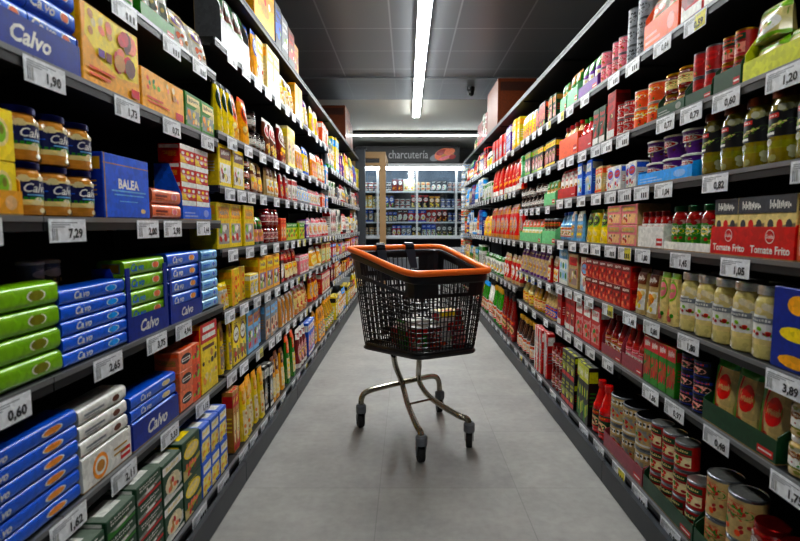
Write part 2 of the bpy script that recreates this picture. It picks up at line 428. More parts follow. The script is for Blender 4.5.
# ------------------------------------------------------------------ shelving geometry
EDGE = [0.05, 1.10, 2.15, 3.20, 4.25, 5.30, 6.35, 7.40, 8.45]
HT = {'L': [[.13, .48, .81, 1.17, 1.51, 1.78, 2.25]] * 2 + [[.13, .49, .775, 1.045, 1.32, 1.55, 1.93, 2.25]] * 3 + [[.13, .55, .80, 1.04, 1.44, 1.75, 2.25]] * 3,
      'R': [[.14, .53, .785, 1.06, 1.31, 1.55, 1.84, 2.2]] * 3 + [[.14, .52, .765, 1.02, 1.28, 1.54, 1.84, 2.2]] + [[.14, .62, 1.02, 1.45, 1.82, 2.2]] * 4}
def XF(side, idx): return (.755 if idx == 0 else .80) if side == 'L' else (.90 if idx == 0 else .947)
ORD = ['nearest', 'second', 'third', 'fourth', 'fifth', 'sixth', 'seventh', 'farthest']
SH = ['bottom', 'second', 'third', 'fourth', 'fifth', 'sixth', 'seventh', 'eighth']
SIDE = {'L': 'left', 'R': 'right'}
def bay_of(y): return max(0, min(7, sum(1 for e in EDGE[1:-1] if y > e)))
PT = math.atan((270.5 - 225) / FP)
def py(side, idx, px):
    z = XF(side, idx) * FP / abs(VX - px)
    for _ in range(3):
        hs = HT[side][bay_of(z if _ == 0 else y)]; dz = hs[min(idx, len(hs) - 1)] - 1.15
        y = (z + dz * math.sin(PT)) / math.cos(PT)
    return y
def shelf_name(side, b, idx):
    n = len(HT[side][b])
    return 'top' if idx == n - 1 else SH[idx]
M_SHELF = plain('shelf_dark_grey', lin('2b2c2f'), .45, .3, noise=.06)
M_RAIL = plain('rail_black', lin('1c1d20'), .45, .1)
M_LIP = plain('shelf_edge_grey', lin('85878a'), .35, .5)
M_BACK = plain('back_panel_black', lin('121214'), .7)
M_PLINTH = plain('plinth_charcoal', lin('3c3f44'), .42, .2, noise=.08)
DEP = .44
for side in 'LR':
    sg = -1 if side == 'L' else 1
    xp = .72 if side == 'L' else .873
    for b in range(8):
        y0, y1 = EDGE[b] + .002, EDGE[b+1] - .002
        root = link('shelving_unit', None, (sg * (XF(side, 1) + DEP * .5), (y0 + y1) / 2, 0))
        ox, oy = root.location.x, root.location.y
        tag(root, '%s dark grey shelving unit on the %s side of the aisle' % (('nearest', 'second', 'third', 'fourth', 'fifth', 'sixth', 'seventh', 'farthest')[b], SIDE[side]), 'shelving', 'shelving units along the %s side' % SIDE[side])
        def part(name, boxes, mat, parent=None):
            mb = MB()
            for (xa, ya, za, xb, yb, zb) in boxes:
                xs = sorted((sg * xa, sg * xb)); mb.box(xs[0] - ox, ya - oy, za, xs[1] - ox, yb - oy, zb)
            return link(name, mb.mesh(name, [mat]), parent=parent or root)
        xb = XF(side, 1) + DEP + .03
        part('back_panel', [(xb, y0, 0, xb + .02, y1, 2.3)], M_BACK)
        for yy in (y0, y1 - .025): part('upright', [(xb - .025, yy, 0, xb, yy + .025, 2.28)], M_SHELF)
        part('plinth', [(xp, y0, .004, xp + .02, y1, .098)], M_PLINTH)
        for i, hz in enumerate(HT[side][b]):
            xf = XF(side, i)
            TOPS = i == len(HT[side][b]) - 1
            sh = part('shelf', [(xf + .004, y0, hz - .028, xb - .026, y1, hz - .0005)], M_SHELF)
            part('price_rail', [(xf - .003, y0, hz - .034, xf + .003, y1, hz - .013)], M_RAIL, sh)
            part('shelf_edge', [(xf - .005, y0, hz - .013, xf + .004, y1, hz - .0005)], M_SHELF if TOPS else M_LIP, sh)
            if i: # end brackets
                for yy in (y0 + .001, y1 - .004):
                    mb = MB()
                    pr = [(sg * (xb - .03) - ox, hz - .05), (sg * (xb - .03) - ox, hz - .029), (sg * (xf + .02) - ox, hz - .029), (sg * (xf + .02) - ox, hz - .036)]
                    vs = [(p[0], yy - oy, p[1]) for p in pr] + [(p[0], yy + .003 - oy, p[1]) for p in pr]
                    mb.add(vs, [(0, 1, 2, 3), (4, 5, 6, 7)] + [(k, (k+1) % 4, 4 + (k+1) % 4, 4 + k) for k in range(4)], 'w')
                    link('bracket', mb.mesh('bracket', [M_SHELF]), parent=sh)

# ------------------------------------------------------------------ putting goods on the shelves
SEEN = {}
TAGS = []
seed = [1]
OCC = {}
WHAT = []
def run(side, idx, a, b, n, stack, h, mk, desc, rows=1, d=None, tray=None, gap=.0015, dy=0.0, jitter=.002, tagged=True, ys=None, where=None, inset=0.0, **kw):
    """a, b: where the run of goods starts and ends along the aisle, read off the photograph's columns"""
    seed[0] += 1; rng = random.Random(seed[0] * 7 + 3)
    y0, y1 = ys or sorted((py(side, idx, a), py(side, idx, b)))
    if not ys:   # keep each run inside the shelf it stands on
        bb = bay_of((y0 + y1) / 2)
        if HT[side][bb] != HT[side][max(bb - 1, 0)]: y0 = max(y0, EDGE[bb] + .008)
        if HT[side][bb] != HT[side][min(bb + 1, 7)]: y1 = min(y1, EDGE[bb + 1] - .008)
        for q0, q1 in OCC.get((side, idx), []):
            if not inset and min(y1, q1) - max(y0, q0) > 0:
                if (q0 + q1) < (y0 + y1): y0 = max(y0, q1 + .002)
                else: y1 = min(y1, q0 - .002)
    ym = (y0 + y1) / 2; bay = bay_of(ym); idx = min(idx, len(HT[side][bay]) - 1); z0 = HT[side][bay][idx]
    OCC.setdefault((side, idx), []).append((y0, y1)); WHAT.append((side, idx, y0, y1, desc))
    sg = -1 if side == 'L' else 1; rz = PI/2 if side == 'L' else -PI/2
    L = y1 - y0; W = L / n
    tr = tray is not None
    marg = .005 if tr else 0
    w = (L - 2 * marg) / n - gap
    cyl = mk in ('jar', 'can', 'bottle', 'cup')
    if mk == 'sleeve': d = d or .08
    if cyl: d = w
    if d is None: d = min(.16, max(.05, w * .75))
    k = h / stack - .0008
    pk = MK[mk](w, k, d, rng, **kw)
    where = where or '%s shelf, %s %s unit' % (shelf_name(side, bay, idx), ORD[bay], SIDE[side])
    lab = desc + ', ' + where
    if n * stack * rows > 1:
        lab = desc + (' in a row' if stack == 1 and n > 1 else ' in a stack' if n == 1 and rows == 1 else ' stacked' if stack > 1 else '') + ', ' + where
    if lab in SEEN: SEEN[lab] += 1; lab = desc + (' again' if 0 else '') + ' nearer the aisle end, ' + where
    SEEN[lab] = 1
    if len(lab.split()) > 16: print('LONG', lab)
    xf = XF(side, idx) + .006 + inset
    if tr:
        T = dict(hf=.06, hs=.12, col='w'); T.update(tray)
        tl = T.pop('label', None)
        D = min(.40, d * rows + .022 + (rows - 1) * .002)
        me = tray_mesh(L - .002, D, **T)
        o = link('display_tray', me, (sg * xf, ym, z0), rz)
        sd_ = desc
        for cutw in (' with ', ' in ', ' lettered ', ' framed '): sd_ = sd_.split(cutw)[0]
        tag(o, '%s display tray holding the %s, %s' % (tl or 'open', sd_, where), 'tray')
        xf += .0045; z0 += .0035
    for r_ in range(rows):
        for j in range(stack):
            for i in range(n):
                if stack > 1 and mk != 'sleeve' and j == stack - 1 and n > 2 and rng.random() < .22: continue
                yy = y0 + marg + (L - 2 * marg) * (i + .5) / n
                jx = rng.uniform(0, jitter) + (0 if (tr or stack > 1 or rows > 1 or bay < 2) else rng.choice((0, 0, .004, .012, .02)))
                dr_ = (rng.uniform(-.3, .3) if mk in ('can', 'cup') else rng.uniform(-.03, .03) if cyl else rng.uniform(-.02, .02) if mk == 'bag' and bay > 1 and not tr else 0)
                c_ = d / 2; R0 = (-c_ * math.sin(rz), c_ * math.cos(rz)); R1 = (-c_ * math.sin(rz + dr_), c_ * math.cos(rz + dr_))
                o = link(pk.name, pk.mesh, (sg * (xf + jx + r_ * (d + .003)) + R0[0] - R1[0], yy + R0[1] - R1[1], z0 + j * (k + .0006)), rz + dr_)
                g = lab if n * stack * rows > 1 else None
                tag(o, lab, pk.cat, g)
                for cn, cm in pk.kids: link(cn, cm, parent=o)
    if tagged and bay >= 2 and idx != len(HT[side][bay]) - 1:
        m = max(1, round(L / .2))
        for i in range(m): TAGS.append((side, idx, y0 + L * (i + .5) / m, None, (rng.random() < .12)))
def T(side, idx, px, txt=None, yel=False): TAGS.append((side, idx, py(side, idx, px), txt, yel))

# ---- left side, the two nearest units
run('L', 5, 100, 142, 2, 1, .20, 'bag', 'green and white dried food packet', c1='g', c2='w', c3='dr', st='P')
run('L', 5, 143, 177, 3, 1, .19, 'bag', 'white packet with green base and dark picture', c1='w', c2='g', c3='dg', st='P', tray=dict(hf=.05, hs=.08, col='g', pill='r', label='green'))
run('L', 5, 179, 215, 2, 1, .15, 'bag', 'white packet with purple emblem', c1='w', c2='cr', c3='pu', st='B', fd='meat')
run('L', 4, -30, 84, 2, 4, .20, 'sleeve', 'orange and blue fish multipack', c1='b', c2='or_', c3='sal', text='Calvo', d=.09, tray=dict(hf=.075, hs=.14, col='db', text='Calvo', label='dark blue'))
run('L', 4, 86, 143, 1, 1, .2, 'box', 'large yellow carton with food photos on its front', c1='Y', c2='YL', c3='w', st='N', fd='fish', d=.2, cut=lambda a: (a.poly([(.08, .98), (.97, .98), (.97, .3), (.6, .25), (.3, .35), (.05, .6)], 'YL'), food(a, .1, .62, .5, .95, 'fish', random.Random(3), 9), food(a, .5, .3, .95, .95, 'meat', random.Random(4), 12), a.rect(.24, .4, .34, .5, 'pu'), a.rect(.36, .38, .46, .5, 'dr'), a.rect(.08, .2, .5, .23, 'or_'), a.rect(.08, .12, .42, .15, 'or_'), a.rect(.8, .06, .96, .18, 'r')))
run('L', 4, 145, 187, 1, 1, .125, 'box', 'low yellow carton with two small food pictures', c1='Y', c2='or_', c3='w', st='N', d=.2, cut=lambda a: (food(a, .1, .5, .4, .85, 'veg', random.Random(3), 7), food(a, .5, .5, .85, .9, 'fish', random.Random(5), 7), a.rect(.1, .3, .45, .35, 'or_'), a.rect(.1, .2, .6, .24, 'or_'), a.rect(.75, .06, .95, .25, 'r')))
run('L', 4, 188, 219, 2, 1, .13, 'box', 'green carton with pale windows', c1='g', c2='cr', c3='dg', st='P', fd='past', d=.2)
run('L', 3, -40, 27, 2, 2, .21, 'box', 'pale yellow box with a green olive picture', c1='YL', c2='Y', c3='lg', st='N', d=.12, cut=lambda a: (a.ell(.5, .55, .3, .28, 'cr'), a.ell(.5, .55, .2, .2, 'lg'), a.ell(.55, .6, .08, .09, 'ol')), tray=dict(hf=.05, hs=.13, col='Y', label='bright yellow'))
run('L', 3, 28, 106, 3, 2, .235, 'jar', 'glass jar of pale fish fillets with navy label', rows=2, body='tan', chunk='cr', lid='nb', lab='nb', c2='nb', c3='nb', st='N', l0=.3, l1=.66, parts=True, name='fish_jar', text=None)
JAR_FIX = None
run('L', 3, 108, 153, 1, 1, .175, 'box', 'blue carton lettered BALEA with gold edging', c1='b', c2='gold', c3='gold', st='N', d=.12, sidec='db',
    cut=lambda a: (a.rect(.02, .0, .04, 1, 'gold'), a.rect(0, .84, 1, .855, 'gold'), a.text('BALEA', .52, .55, .16, 'w', 0, .035, .9), a.rect(.15, .42, .9, .445, 'sky'), a.rect(.2, .36, .85, .38, 'sky'), a.rect(.3, .26, .7, .275, 'sky'), a.ell(.82, .12, .06, .04, 'cr')))
run('L', 3, 155, 183, 1, 2, .1, 'sleeve', 'salmon pink fish tin pack with red stripe', c1='sal', c2='g', c3='pk', tc='dr', d=.09, name='fish_multipack')
run('L', 3, 185, 213, 2, 4, .27, 'box', 'red snack box with white lettering blocks', c1='r', c2='w', c3='YL', st='G', tc='w', d=.08, tray=dict(hf=.05, hs=.2, col='b', label='blue high-sided', pill=None))
run('L', 2, -170, -44, 2, 4, .21, 'sleeve', 'lime green tuna multipack', c1='lg', c2='lime', c3='ol')
run('L', 2, -42, 66, 1, 4, .215, 'sleeve', 'lime green tuna multipack with round emblem', c1='lg', c2='lime', c3='ol', tc='lg')
run('L', 2, 67, 130, 1, 5, .19, 'sleeve', 'bright blue tuna multipack with white emblem', c1='b', c2='lb', c3='lb', text='Calvo')
run('L', 2, 131, 171, 1, 5, .235, 'sleeve', 'pale green tuna multipack in the navy tray', c1='lg', c2='mint', c3='sal', text='Calvo', tc='b', tray=dict(hf=.07, hs=.215, col='db', text='Calvo', label='navy', post=.022, inner='db'))
run('L', 2, 173, 204, 1, 5, .24, 'sleeve', 'blue tuna multipack with orange round badge', c1='b', c2='dg', c3='mar', text='Calvo', tray=dict(hf=.06, hs=.2, col='db', text='Calvo', label='narrow navy', post=.016, inner='db'))
run('L', 2, 205, 220, 1, 6, .24, 'sleeve', 'slim white and blue tin multipack', c1='sky', c2='w', c3='b', tc='b')
run('L', 1, -170, -42, 2, 6, .22, 'sleeve', 'blue tuna multipack lettered in white', c1='b', c2='lb', c3='mar', text='Calvo')
run('L', 1, -40, 84, 1, 6, .225, 'sleeve', 'wide blue tuna multipack with round sandwich badge', c1='b', c2='lb', c3='mar', text='Calvo')
run('L', 1, 86, 134, 1, 5, .21, 'sleeve', 'white and grey tin multipack with brown dots', c1='w', c2='gy', c3='br', tc='gy', tray=dict(hf=.085, hs=.1, col='w', label='white ring-printed', pill='r'))
run('L', 1, 136, 181, 1, 4, .16, 'sleeve', 'blue and green tuna multipack', c1='b', c2='lg', c3='cr', text='Calvo', tray=dict(hf=.08, hs=.1, col='db', text='Calvo', label='deep blue'))
run('L', 1, 183, 203, 1, 3, .22, 'box', 'orange tin pack with black arched logo', c1='sal', c2='or_', c3='g', st='N', d=.09, cut=lambda a: (a.rect(.6, 0, 1, 1, 'or_'), food(a, .62, .1, .98, .9, 'veg', random.Random(2), 8), a.ell(.3, .55, .24, .26, 'k'), a.rect(.1, .45, .5, .62, 'w'), a.rect(.14, .5, .46, .57, 'dr')))
run('L', 1, 204, 220, 1, 1, .28, 'box', 'tall noodle box with red top and yellow front', c1='YL', c2='r', c3='cr', st='N', d=.08, top='tan', sidec='Y', cut=lambda a: (a.rect(0, .72, 1, 1, 'r'), a.rect(.15, .88, .85, .95, 'w'), a.rect(.1, .77, .9, .84, 'w'), a.rect(.1, .62, .8, .67, 'br'), food(a, .05, .35, .95, .6, 'dark', random.Random(2), 6), food(a, .05, .05, .95, .3, 'past', random.Random(9), 12)))
run('L', 0, 60, 113, 1, 5, .26, 'box', 'flat green and white pizza box', c1='dg', c2='w', c3='r', st='T', d=.22)
run('L', 0, 114, 142, 1, 5, .27, 'box', 'flat dark green box with white lettering', c1='dg', c2='w', c3='g', st='T', d=.2)
run('L', 0, 143, 167, 1, 5, .28, 'box', 'flat green box with red corner', c1='dg', c2='w', c3='r', st='T', d=.2)
run('L', 0, 168, 186, 1, 2, .27, 'box', 'green ready meal box with round plate photo', c1='dg', c2='w', c3='cr', st='A', fd='meat', d=.2)
run('L', 0, 187, 204, 1, 2, .28, 'box', 'green ready meal box with yellow corner', c1='dg', c2='YL', c3='cr', st='B', fd='meat', d=.2)
run('L', 0, 205, 230, 3, 2, .27, 'box', 'blue box with yellow pasta window', c1='b', c2='w', c3='YL', st='P', fd='past', d=.16)
for a_ in ((5, 122), (5, 170, None), (5, 198), (4, 42, '1,90'), (4, 125, '1,73'), (4, 170, '0,72'), (4, 206, '0,79'), (3, -30, '1,35'), (3, 65, '7,29'), (3, 146, '2,00'), (3, 171, '2,98'), (3, 202, '1,44'), (2, 3, '0,60'),
           (2, 106, '2,65'), (2, 155, '3,75'), (2, 182, '4,94'), (1, 66, '1,62'), (1, 122, '2,11'), (1, 168, '3,33'), (1, 201, '1,15'), (0, 198), (0, 222)): T('L', *a_)
run('L', 2, 30, 60, 2, 3, .25, 'cup', 'plain white plastic tub behind the lime multipacks', inset=.14, c1='w', c2='lid', c3='w', tagged=False)
run('L', 2, 96, 124, 2, 3, .25, 'cup', 'grey and white tub behind the blue multipacks', inset=.14, c1='gy', c2='w', c3='w', tagged=False)
# ---- left side, third to fifth units
run('L', 7, 256, 276, 1, 1, .34, 'box', 'large plain yellow carton', c1='Y', c2='gold', c3='YL', st='T', d=.2)
for q, (cc, nm) in enumerate((('dgy', 'dark grey box with blue band'), ('gy', 'grey box with white edge'), ('br', 'brown box'), ('tan', 'reddish tan box'))):
    run('L', 7, 277 + q * 6.5, 283 + q * 6.5, 1, 1, .27 - .012 * q, 'box', nm, c1=cc, c2=('b', 'w', 'r', 'dr')[q], c3='dgy', st='T', d=.18, tagged=False)
run('L', 7, 346.2, 350.6, 1, 1, .46, 'box', 'brown storage carton', c1='br', c2='choc', c3='br', st='T', d=.38, tagged=False, name='shipping_box')
run('L', 7, 351, 353.6, 1, 1, .36, 'box', 'dark brown storage carton', c1='choc', c2='br', c3='br', st='T', d=.3, tagged=False, name='shipping_box')
run('L', 6, 223, 251, 3, 1, .27, 'bag', 'brown and green herb bag', c1='br', c2='dg', c3='g', st='P', fd='veg', tray=dict(hf=.12, hs=.29, col=lin('76787b'), label='tall grey'))
LR = [
 (6, 253, 261, 2, 1, .26, 'bag', 'yellow bag with blue oval', 'Y', 'b', 'w', 'B'), (6, 262, 281, 3, 1, .26, 'box', 'cream and yellow box', 'cr', 'Y', 'w', 'P'),
 (6, 283, 296, 3, 1, .22, 'bag', 'yellow and brown bag', 'YL', 'br', 'w', 'P'), (6, 297, 304, 2, 1, .25, 'box', 'plain yellow box', 'Y', 'gold', 'YL', 'T'), (6, 305, 312, 3, 1, .22, 'bag', 'cream bag with purple', 'cr', 'pu', 'w', 'A'),
 (6, 314, 322, 4, 1, .24, 'bag', 'yellow and white bag', 'YL', 'w', 'r', 'A'), (6, 323, 331, 4, 1, .2, 'box', 'orange box', 'or_', 'w', 'r', 'A'),
 (5, 222, 239, 3, 1, .23, 'bag', 'yellow snack bag with black diamond', 'YL', 'k', 'dg', 'B'), (5, 240, 254, 2, 1, .24, 'bag', 'orange snack bag', 'Y', 'or_', 'br', 'B'), (5, 255, 268, 3, 2, .2, 'jar', 'small dark jar with white label', None),
 (5, 269, 281, 3, 1, .22, 'bag', 'brown bag with red pattern', 'br', 'w', 'r', 'B'), (5, 283, 290, 2, 1, .25, 'bag', 'red and brown bag', 'dr', 'w', 'br', 'B'), (5, 291, 298, 2, 1, .28, 'box', 'pale yellow tall box', 'cr', 'YL', 'tan', 'A'),
 (5, 299, 305, 3, 1, .2, 'bag', 'yellow flour bag', 'Y', 'w', 'r', 'A'), (5, 306, 312, 3, 1, .22, 'bag', 'yellow bag with blue band', 'YL', 'b', 'w', 'A'), (5, 314, 319, 3, 1, .22, 'bag', 'orange and cream bag', 'mar', 'w', 'or_', 'A'), (5, 320, 326, 4, 1, .24, 'bag', 'cream paper bag', 'cr', 'or_', 'w', 'A'), (5, 327, 331, 3, 1, .2, 'box', 'blue box', 'lb', 'w', 'Y', 'A'),
 (4, 222, 246, 2, 1, .185, 'box', 'yellow soup carton with white end', 'YL', 'br', 'w', 'P'), (4, 247, 254, 1, 3, .17, 'jar', 'dark jar with orange label', 'o'), (4, 255, 269, 3, 1, .18, 'bag', 'brown clear pouch', 'br', 'cr', 'tan', 'P'),
 (4, 270, 281, 3, 1, .18, 'bag', 'beige pouch with dark print', 'bge', 'br', 'w', 'P'), (4, 283, 290, 3, 1, .17, 'bag', 'red pouch', 'r', 'w', 'dr', 'P'), (4, 291, 298, 3, 1, .15, 'box', 'red and white box', 'w', 'r', 'dr', 'A'),
 (4, 299, 312, 5, 1, .14, 'bag', 'white sugar packet', 'w', 'gy', 'lb', 'A'), (4, 314, 322, 4, 1, .14, 'bag', 'white packet', 'w', 'pk', 'gy', 'A'), (4, 323, 327, 3, 1, .13, 'box', 'orange and white box', 'or_', 'w', 'r', 'A'), (4, 328, 331, 2, 1, .13, 'box', 'light blue box', 'lb', 'w', 'r', 'A'),
 (3, 222, 256, 3, 1, .205, 'box', 'bright yellow packet box with grey picture', 'YL', 'Y', 'gy', 'P'), (3, 257, 268, 2, 1, .15, 'bag', 'dark green pouch', 'dg', 'g', 'r', 'P'), (3, 269, 281, 3, 2, .2, 'jar', 'red-brown jar', 's'),
 (3, 283, 288, 2, 1, .15, 'box', 'orange-red box', 'or_', 'r', 'Y', 'A'), (3, 289, 306, 3, 1, .12, 'box', 'low green and yellow carton', 'lime', 'g', 'r', 'G'), (3, 307, 312, 2, 1, .15, 'box', 'purple box', 'pu', 'w', 'pk', 'A'), (3, 314, 322, 4, 1, .17, 'bag', 'white and pink packet', 'w', 'pk', 'or_', 'A'), (3, 323, 331, 4, 1, .18, 'bag', 'white and red packet', 'w', 'r', 'sal', 'A'),
 (2, 222, 233, 2, 1, .12, 'bag', 'white and yellow sachet pack', 'w', 'YL', 'Y', 'A'), (2, 234, 251, 3, 1, .17, 'box', 'yellow stock box', 'YL', 'Y', 'or_', 'V'), (2, 252, 260, 2, 1, .12, 'box', 'small white and yellow box', 'YL', 'w', 'gy', 'A'), (2, 261, 281, 3, 1, .2, 'box', 'yellow box with purple flower picture', 'Y', 'YL', 'pu', 'P'),
 (2, 283, 287, 2, 1, .2, 'box', 'dark brown box', 'choc', 'r', 'w', 'A'), (2, 288, 300, 3, 1, .21, 'bag', 'deep red bag', 'dr', 'r', 'cr', 'P'), (2, 301, 312, 4, 1, .14, 'box', 'pink and cream box', 'pk', 'w', 'r', 'A'), (2, 314, 323, 4, 1, .18, 'bag', 'golden yellow bag', 'Y', 'w', 'YL', 'A'), (2, 324, 331, 4, 1, .2, 'box', 'cream box with red stripe', 'cr', 'r', 'lg', 'A'),
 (1, 222, 235, 3, 1, .23, 'bag', 'yellow pasta bag with brown figure', 'YL', 'tan', 'br', 'P'), (1, 236, 249, 2, 1, .22, 'box', 'yellow box with dark brown base', 'YL', 'br', 'w', 'B'), (1, 250, 266, 3, 1, .22, 'box', 'pale blue cereal box with biscuits', 'sky', 'tan', 'pu', 'P'), (1, 267, 281, 3, 1, .21, 'box', 'greyish blue biscuit box', 'gy', 'sky', 'tan', 'P'),
 (1, 283, 297, 4, 1, .19, 'bag', 'white bag with tan stripe', 'w', 'tan', 'br', 'V'), (1, 298, 312, 4, 1, .2, 'bag', 'cream and red bag', 'cr', 'r', 'tan', 'T'), (1, 314, 322, 4, 1, .22, 'bag', 'yellow and red bag', 'Y', 'r', 'dr', 'A'), (1, 323, 331, 3, 1, .2, 'box', 'crimson box', 'r', 'w', 'Y', 'A'),
 (0, 232, 246, 3, 1, .28, 'box', 'tan and red macaroni box', 'tan', 'r', 'YL', 'A'), (0, 247, 268, 5, 1, .27, 'bag', 'yellow pasta bag with tan picture', 'YL', 'Y', 'cr', 'P'), (0, 269, 275, 2, 1, .25, 'box', 'black and white box', 'k', 'w', 'gy', 'A'), (0, 276, 288, 4, 1, .26, 'bag', 'yellow and brown pasta bag', 'Y', 'br', 'cr', 'P'),
 (0, 290, 300, 4, 1, .3, 'bag', 'green and orange bag', 'g', 'or_', 'cr', 'P'), (0, 301, 309, 3, 1, .28, 'bag', 'dark red bag', 'dr', 'w', 'r', 'A'), (0, 310, 317, 3, 1, .26, 'box', 'blue and white box', 'b', 'w', 'r', 'A'), (0, 319, 327, 4, 1, .28, 'bag', 'bright yellow pasta bag', 'Y', 'tan', 'br', 'P'), (0, 328, 335, 4, 1, .3, 'bottle', 'yellow oil bottle', 'oil')]
JK = {None: dict(body='choc', lid='k', lab='w', c2='k', c3='gy'), 'o': dict(body='choc', lid='k', lab='or_', c2='dr', c3='w'), 's': dict(body='sauce', lid='dr', lab='mv', c2='w', c3='r'),
      'oil': dict(c1='gold', cap='Y', lab='YL', c2='g', c3='w')}
def table(side, rows):
    for t in rows:
        s_, a_, b_, n, st, h, mk, desc = t[:8]
        if mk in ('jar', 'bottle', 'can') and len(t) == 9:
            kw = dict(JK[t[8]]); 
            if mk == 'jar': kw['parts'] = False
        elif mk == 'can': kw = dict(c1=t[8], c2=t[9], c3=t[10])
        elif mk == 'bottle': kw = dict(c1=t[8], cap=t[9], lab=t[10])
        else:
            kw = dict(c1=t[8], c2=t[9], c3=t[10], st=t[11])
        tr = None
        if len(t) > 12: tr = dict(hf=t[12][1], hs=t[12][2], col=t[12][0], label=t[12][3], pill='r' if len(t[12]) > 4 else None)
        run(side, s_, a_, b_, n, st, h, mk, desc, tray=tr, **kw)
table('L', LR)

# ---- right side, nearest units
run('R', 6, 678, 760, 3, 1, .2, 'box', 'red carton with white printing', c1='r', c2='dr', c3='w', st='T', d=.18)
run('R', 6, 642, 676, 2, 2, .19, 'bag', 'white and cream packet in orange tray', c1='w', c2='cr', c3='or_', st='A', fd='meat', tray=dict(hf=.1, hs=.2, col='or_', label='orange'))
run('R', 6, 621, 641, 2, 3, .23, 'can', 'grey can with black round emblem', c1='gy', c2='gy', c3='k', st='D', top='gy', d=None, rows=1)
run('R', 6, 597, 620, 4, 2, .15, 'can', 'pink and red can', c1='pk', c2='w', c3='r', st='B')
run('R', 6, 577, 596, 3, 1, .17, 'bag', 'purple and green packet', c1='pu', c2='g', c3='w', st='P', tray=dict(hf=.06, hs=.08, col='pu', label='purple', pill='r'))
run('R', 5, 740, 850, 3, 2, .19, 'bag', 'pale green packet in the lime tray', c1='asp', c2='lg', c3='w', st='A', fd='veg', tray=dict(hf=.055, hs=.15, col='lime', label='lime yellow', pill='r'))
run('R', 5, 711, 738, 2, 2, .16, 'can', 'tomato can with gold rim in dark green tray', c1='tom', c2='dg', c3='or_', st='P', rim='gold', tray=dict(hf=.06, hs=.1, col='dg', label='dark green', pill='r'))
run('R', 5, 683, 709, 2, 2, .165, 'can', 'red tomato can with silver rim', c1='tom', c2='w', c3='r', st='V', tray=dict(hf=.04, hs=.1, col='dg', label='blackish green', pill='r'))
run('R', 5, 655, 682, 2, 2, .15, 'jar', 'small red jar in green tray', body='sauce', lid='gold', lab='cr', c2='r', c3='g', st='B', parts=True, tray=dict(hf=.04, hs=.12, col='dg', label='deep green'))
run('R', 5, 627, 654, 2, 2, .155, 'can', 'orange can with white lid', c1='or_', c2='YL', c3='w', st='B', top='w', rim='w')
run('R', 5, 613, 626, 2, 2, .14, 'can', 'red can with white band', c1='r', c2='w', c3='k', st='A')
run('R', 5, 604, 612, 1, 1, .22, 'box', 'upright red carton', c1='r', c2='dr', c3='w', st='T')
run('R', 4, 692, 850, 6, 1, .195, 'jar', 'tall jar of green chillies with gold lid', rows=2, body='olv', chunk='ol', lid='br', lab='dg', c2='w', c3='lg', st='N', l0=.36, l1=.7, name='pickle_jar')
run('R', 4, 636, 690, 3, 2, .17, 'cup', 'purple and white dessert cup', rows=2, c1='pu', c2='w', c3='r', tray=dict(hf=.045, hs=.08, col='lb', label='light blue'))
run('R', 4, 605, 634, 4, 1, .11, 'box', 'small white box with blue and red print', c1='w', c2='b', c3='r', st='B')
run('R', 3, 793, 850, 2, 1, .16, 'box', 'tan carton with dark label', c1='tan', c2='br', c3='r', st='P', d=.07)
run('R', 3, 708, 791, 3, 1, .165, 'box', 'cream tomato sauce carton with dark label', c1='cr', c2='dgy', c3='r', st='G', d=.07, tray=dict(hf=.085, hs=.1, col='r', text=['Tomate Frito', 'Tomate Frito'], emblem='Solis', shear=0.0, th=.42, label='red lettered'))
run('R', 3, 662, 711, 3, 1, .155, 'jar', 'tomato sauce jar with green and white label', rows=2, body='tom', lid='dg', lab='g', c2='w', c3='YL', st='B', l0=.1, l1=.6, tray=dict(hf=.03, hs=.09, col='w', label='white low'))
run('R', 3, 636, 661, 4, 1, .14, 'jar', 'small tomato jar in white printed sleeve', body='tom', lid='dr', lab='w', c2='w', c3='r', st='A', parts=True, tray=dict(hf=.085, hs=.09, col='w', label='white flower-printed', pill='r'))
run('R', 3, 605, 634, 2, 2, .18, 'box', 'pink and beige carton with yellow square', c1='pk', c2='bge', c3='Y', st='P', d=.14, sidec='bge')
run('R', 3, 580, 603, 3, 1, .17, 'bag', 'yellow and green packet', c1='YL', c2='lg', c3='k', st='B')
run('R', 2, 766, 860, 1, 1, .21, 'box', 'large dark blue carton with yellow pictures', c1='db', c2='nb', c3='Y', st='N', d=.2, cut=lambda a: (a.ell(.3, .8, .12, .12, 'Y'), a.ell(.3, .45, .2, .09, 'YL'), a.ell(.3, .12, .2, .08, 'Y'), a.ell(.75, .5, .15, .2, 'lb'), a.text('3', .62, .14, .1, 'w')))
run('R', 2, 672, 764, 5, 1, .205, 'jar', 'tall jar of white asparagus with white lid', rows=2, body='asp', chunk='cr', lid='w', lab='w', c2='gy', c3='w', st='P', l0=.28, l1=.6, name='asparagus_jar')
run('R', 2, 653, 671, 2, 1, .19, 'bag', 'cream bag with pink flowers and green leaves', c1='cr', c2='lg', c3='pk', st='B', fd='tom')
run('R', 2, 630, 652, 2, 1, .19, 'bag', 'beige rice bag', c1='bge', c2='br', c3='w', st='P')
run('R', 2, 584, 628, 6, 2, .19, 'box', 'small red carton with white handles print', c1='r', c2='dr', c3='sal', st='G', d=.09)
run('R', 2, 575, 583, 1, 1, .19, 'box', 'white carton with blue oval', c1='w', c2='r', c3='sky', st='B')
run('R', 1, 775, 870, 3, 2, .2, 'jar', 'white-lidded jar of olives with white label', body='bge', chunk='ol', lid='w', lab='w', c2='gold', c3='dr', st='B', l0=.25, l1=.7)
run('R', 1, 700, 773, 3, 1, .2, 'bag', 'beige bean packet with red triangle', c1='bge', c2='g', c3='r', st='V', fd='veg', tray=dict(hf=.065, hs=.1, col='dg', text=None, pill='r', label='long green'))
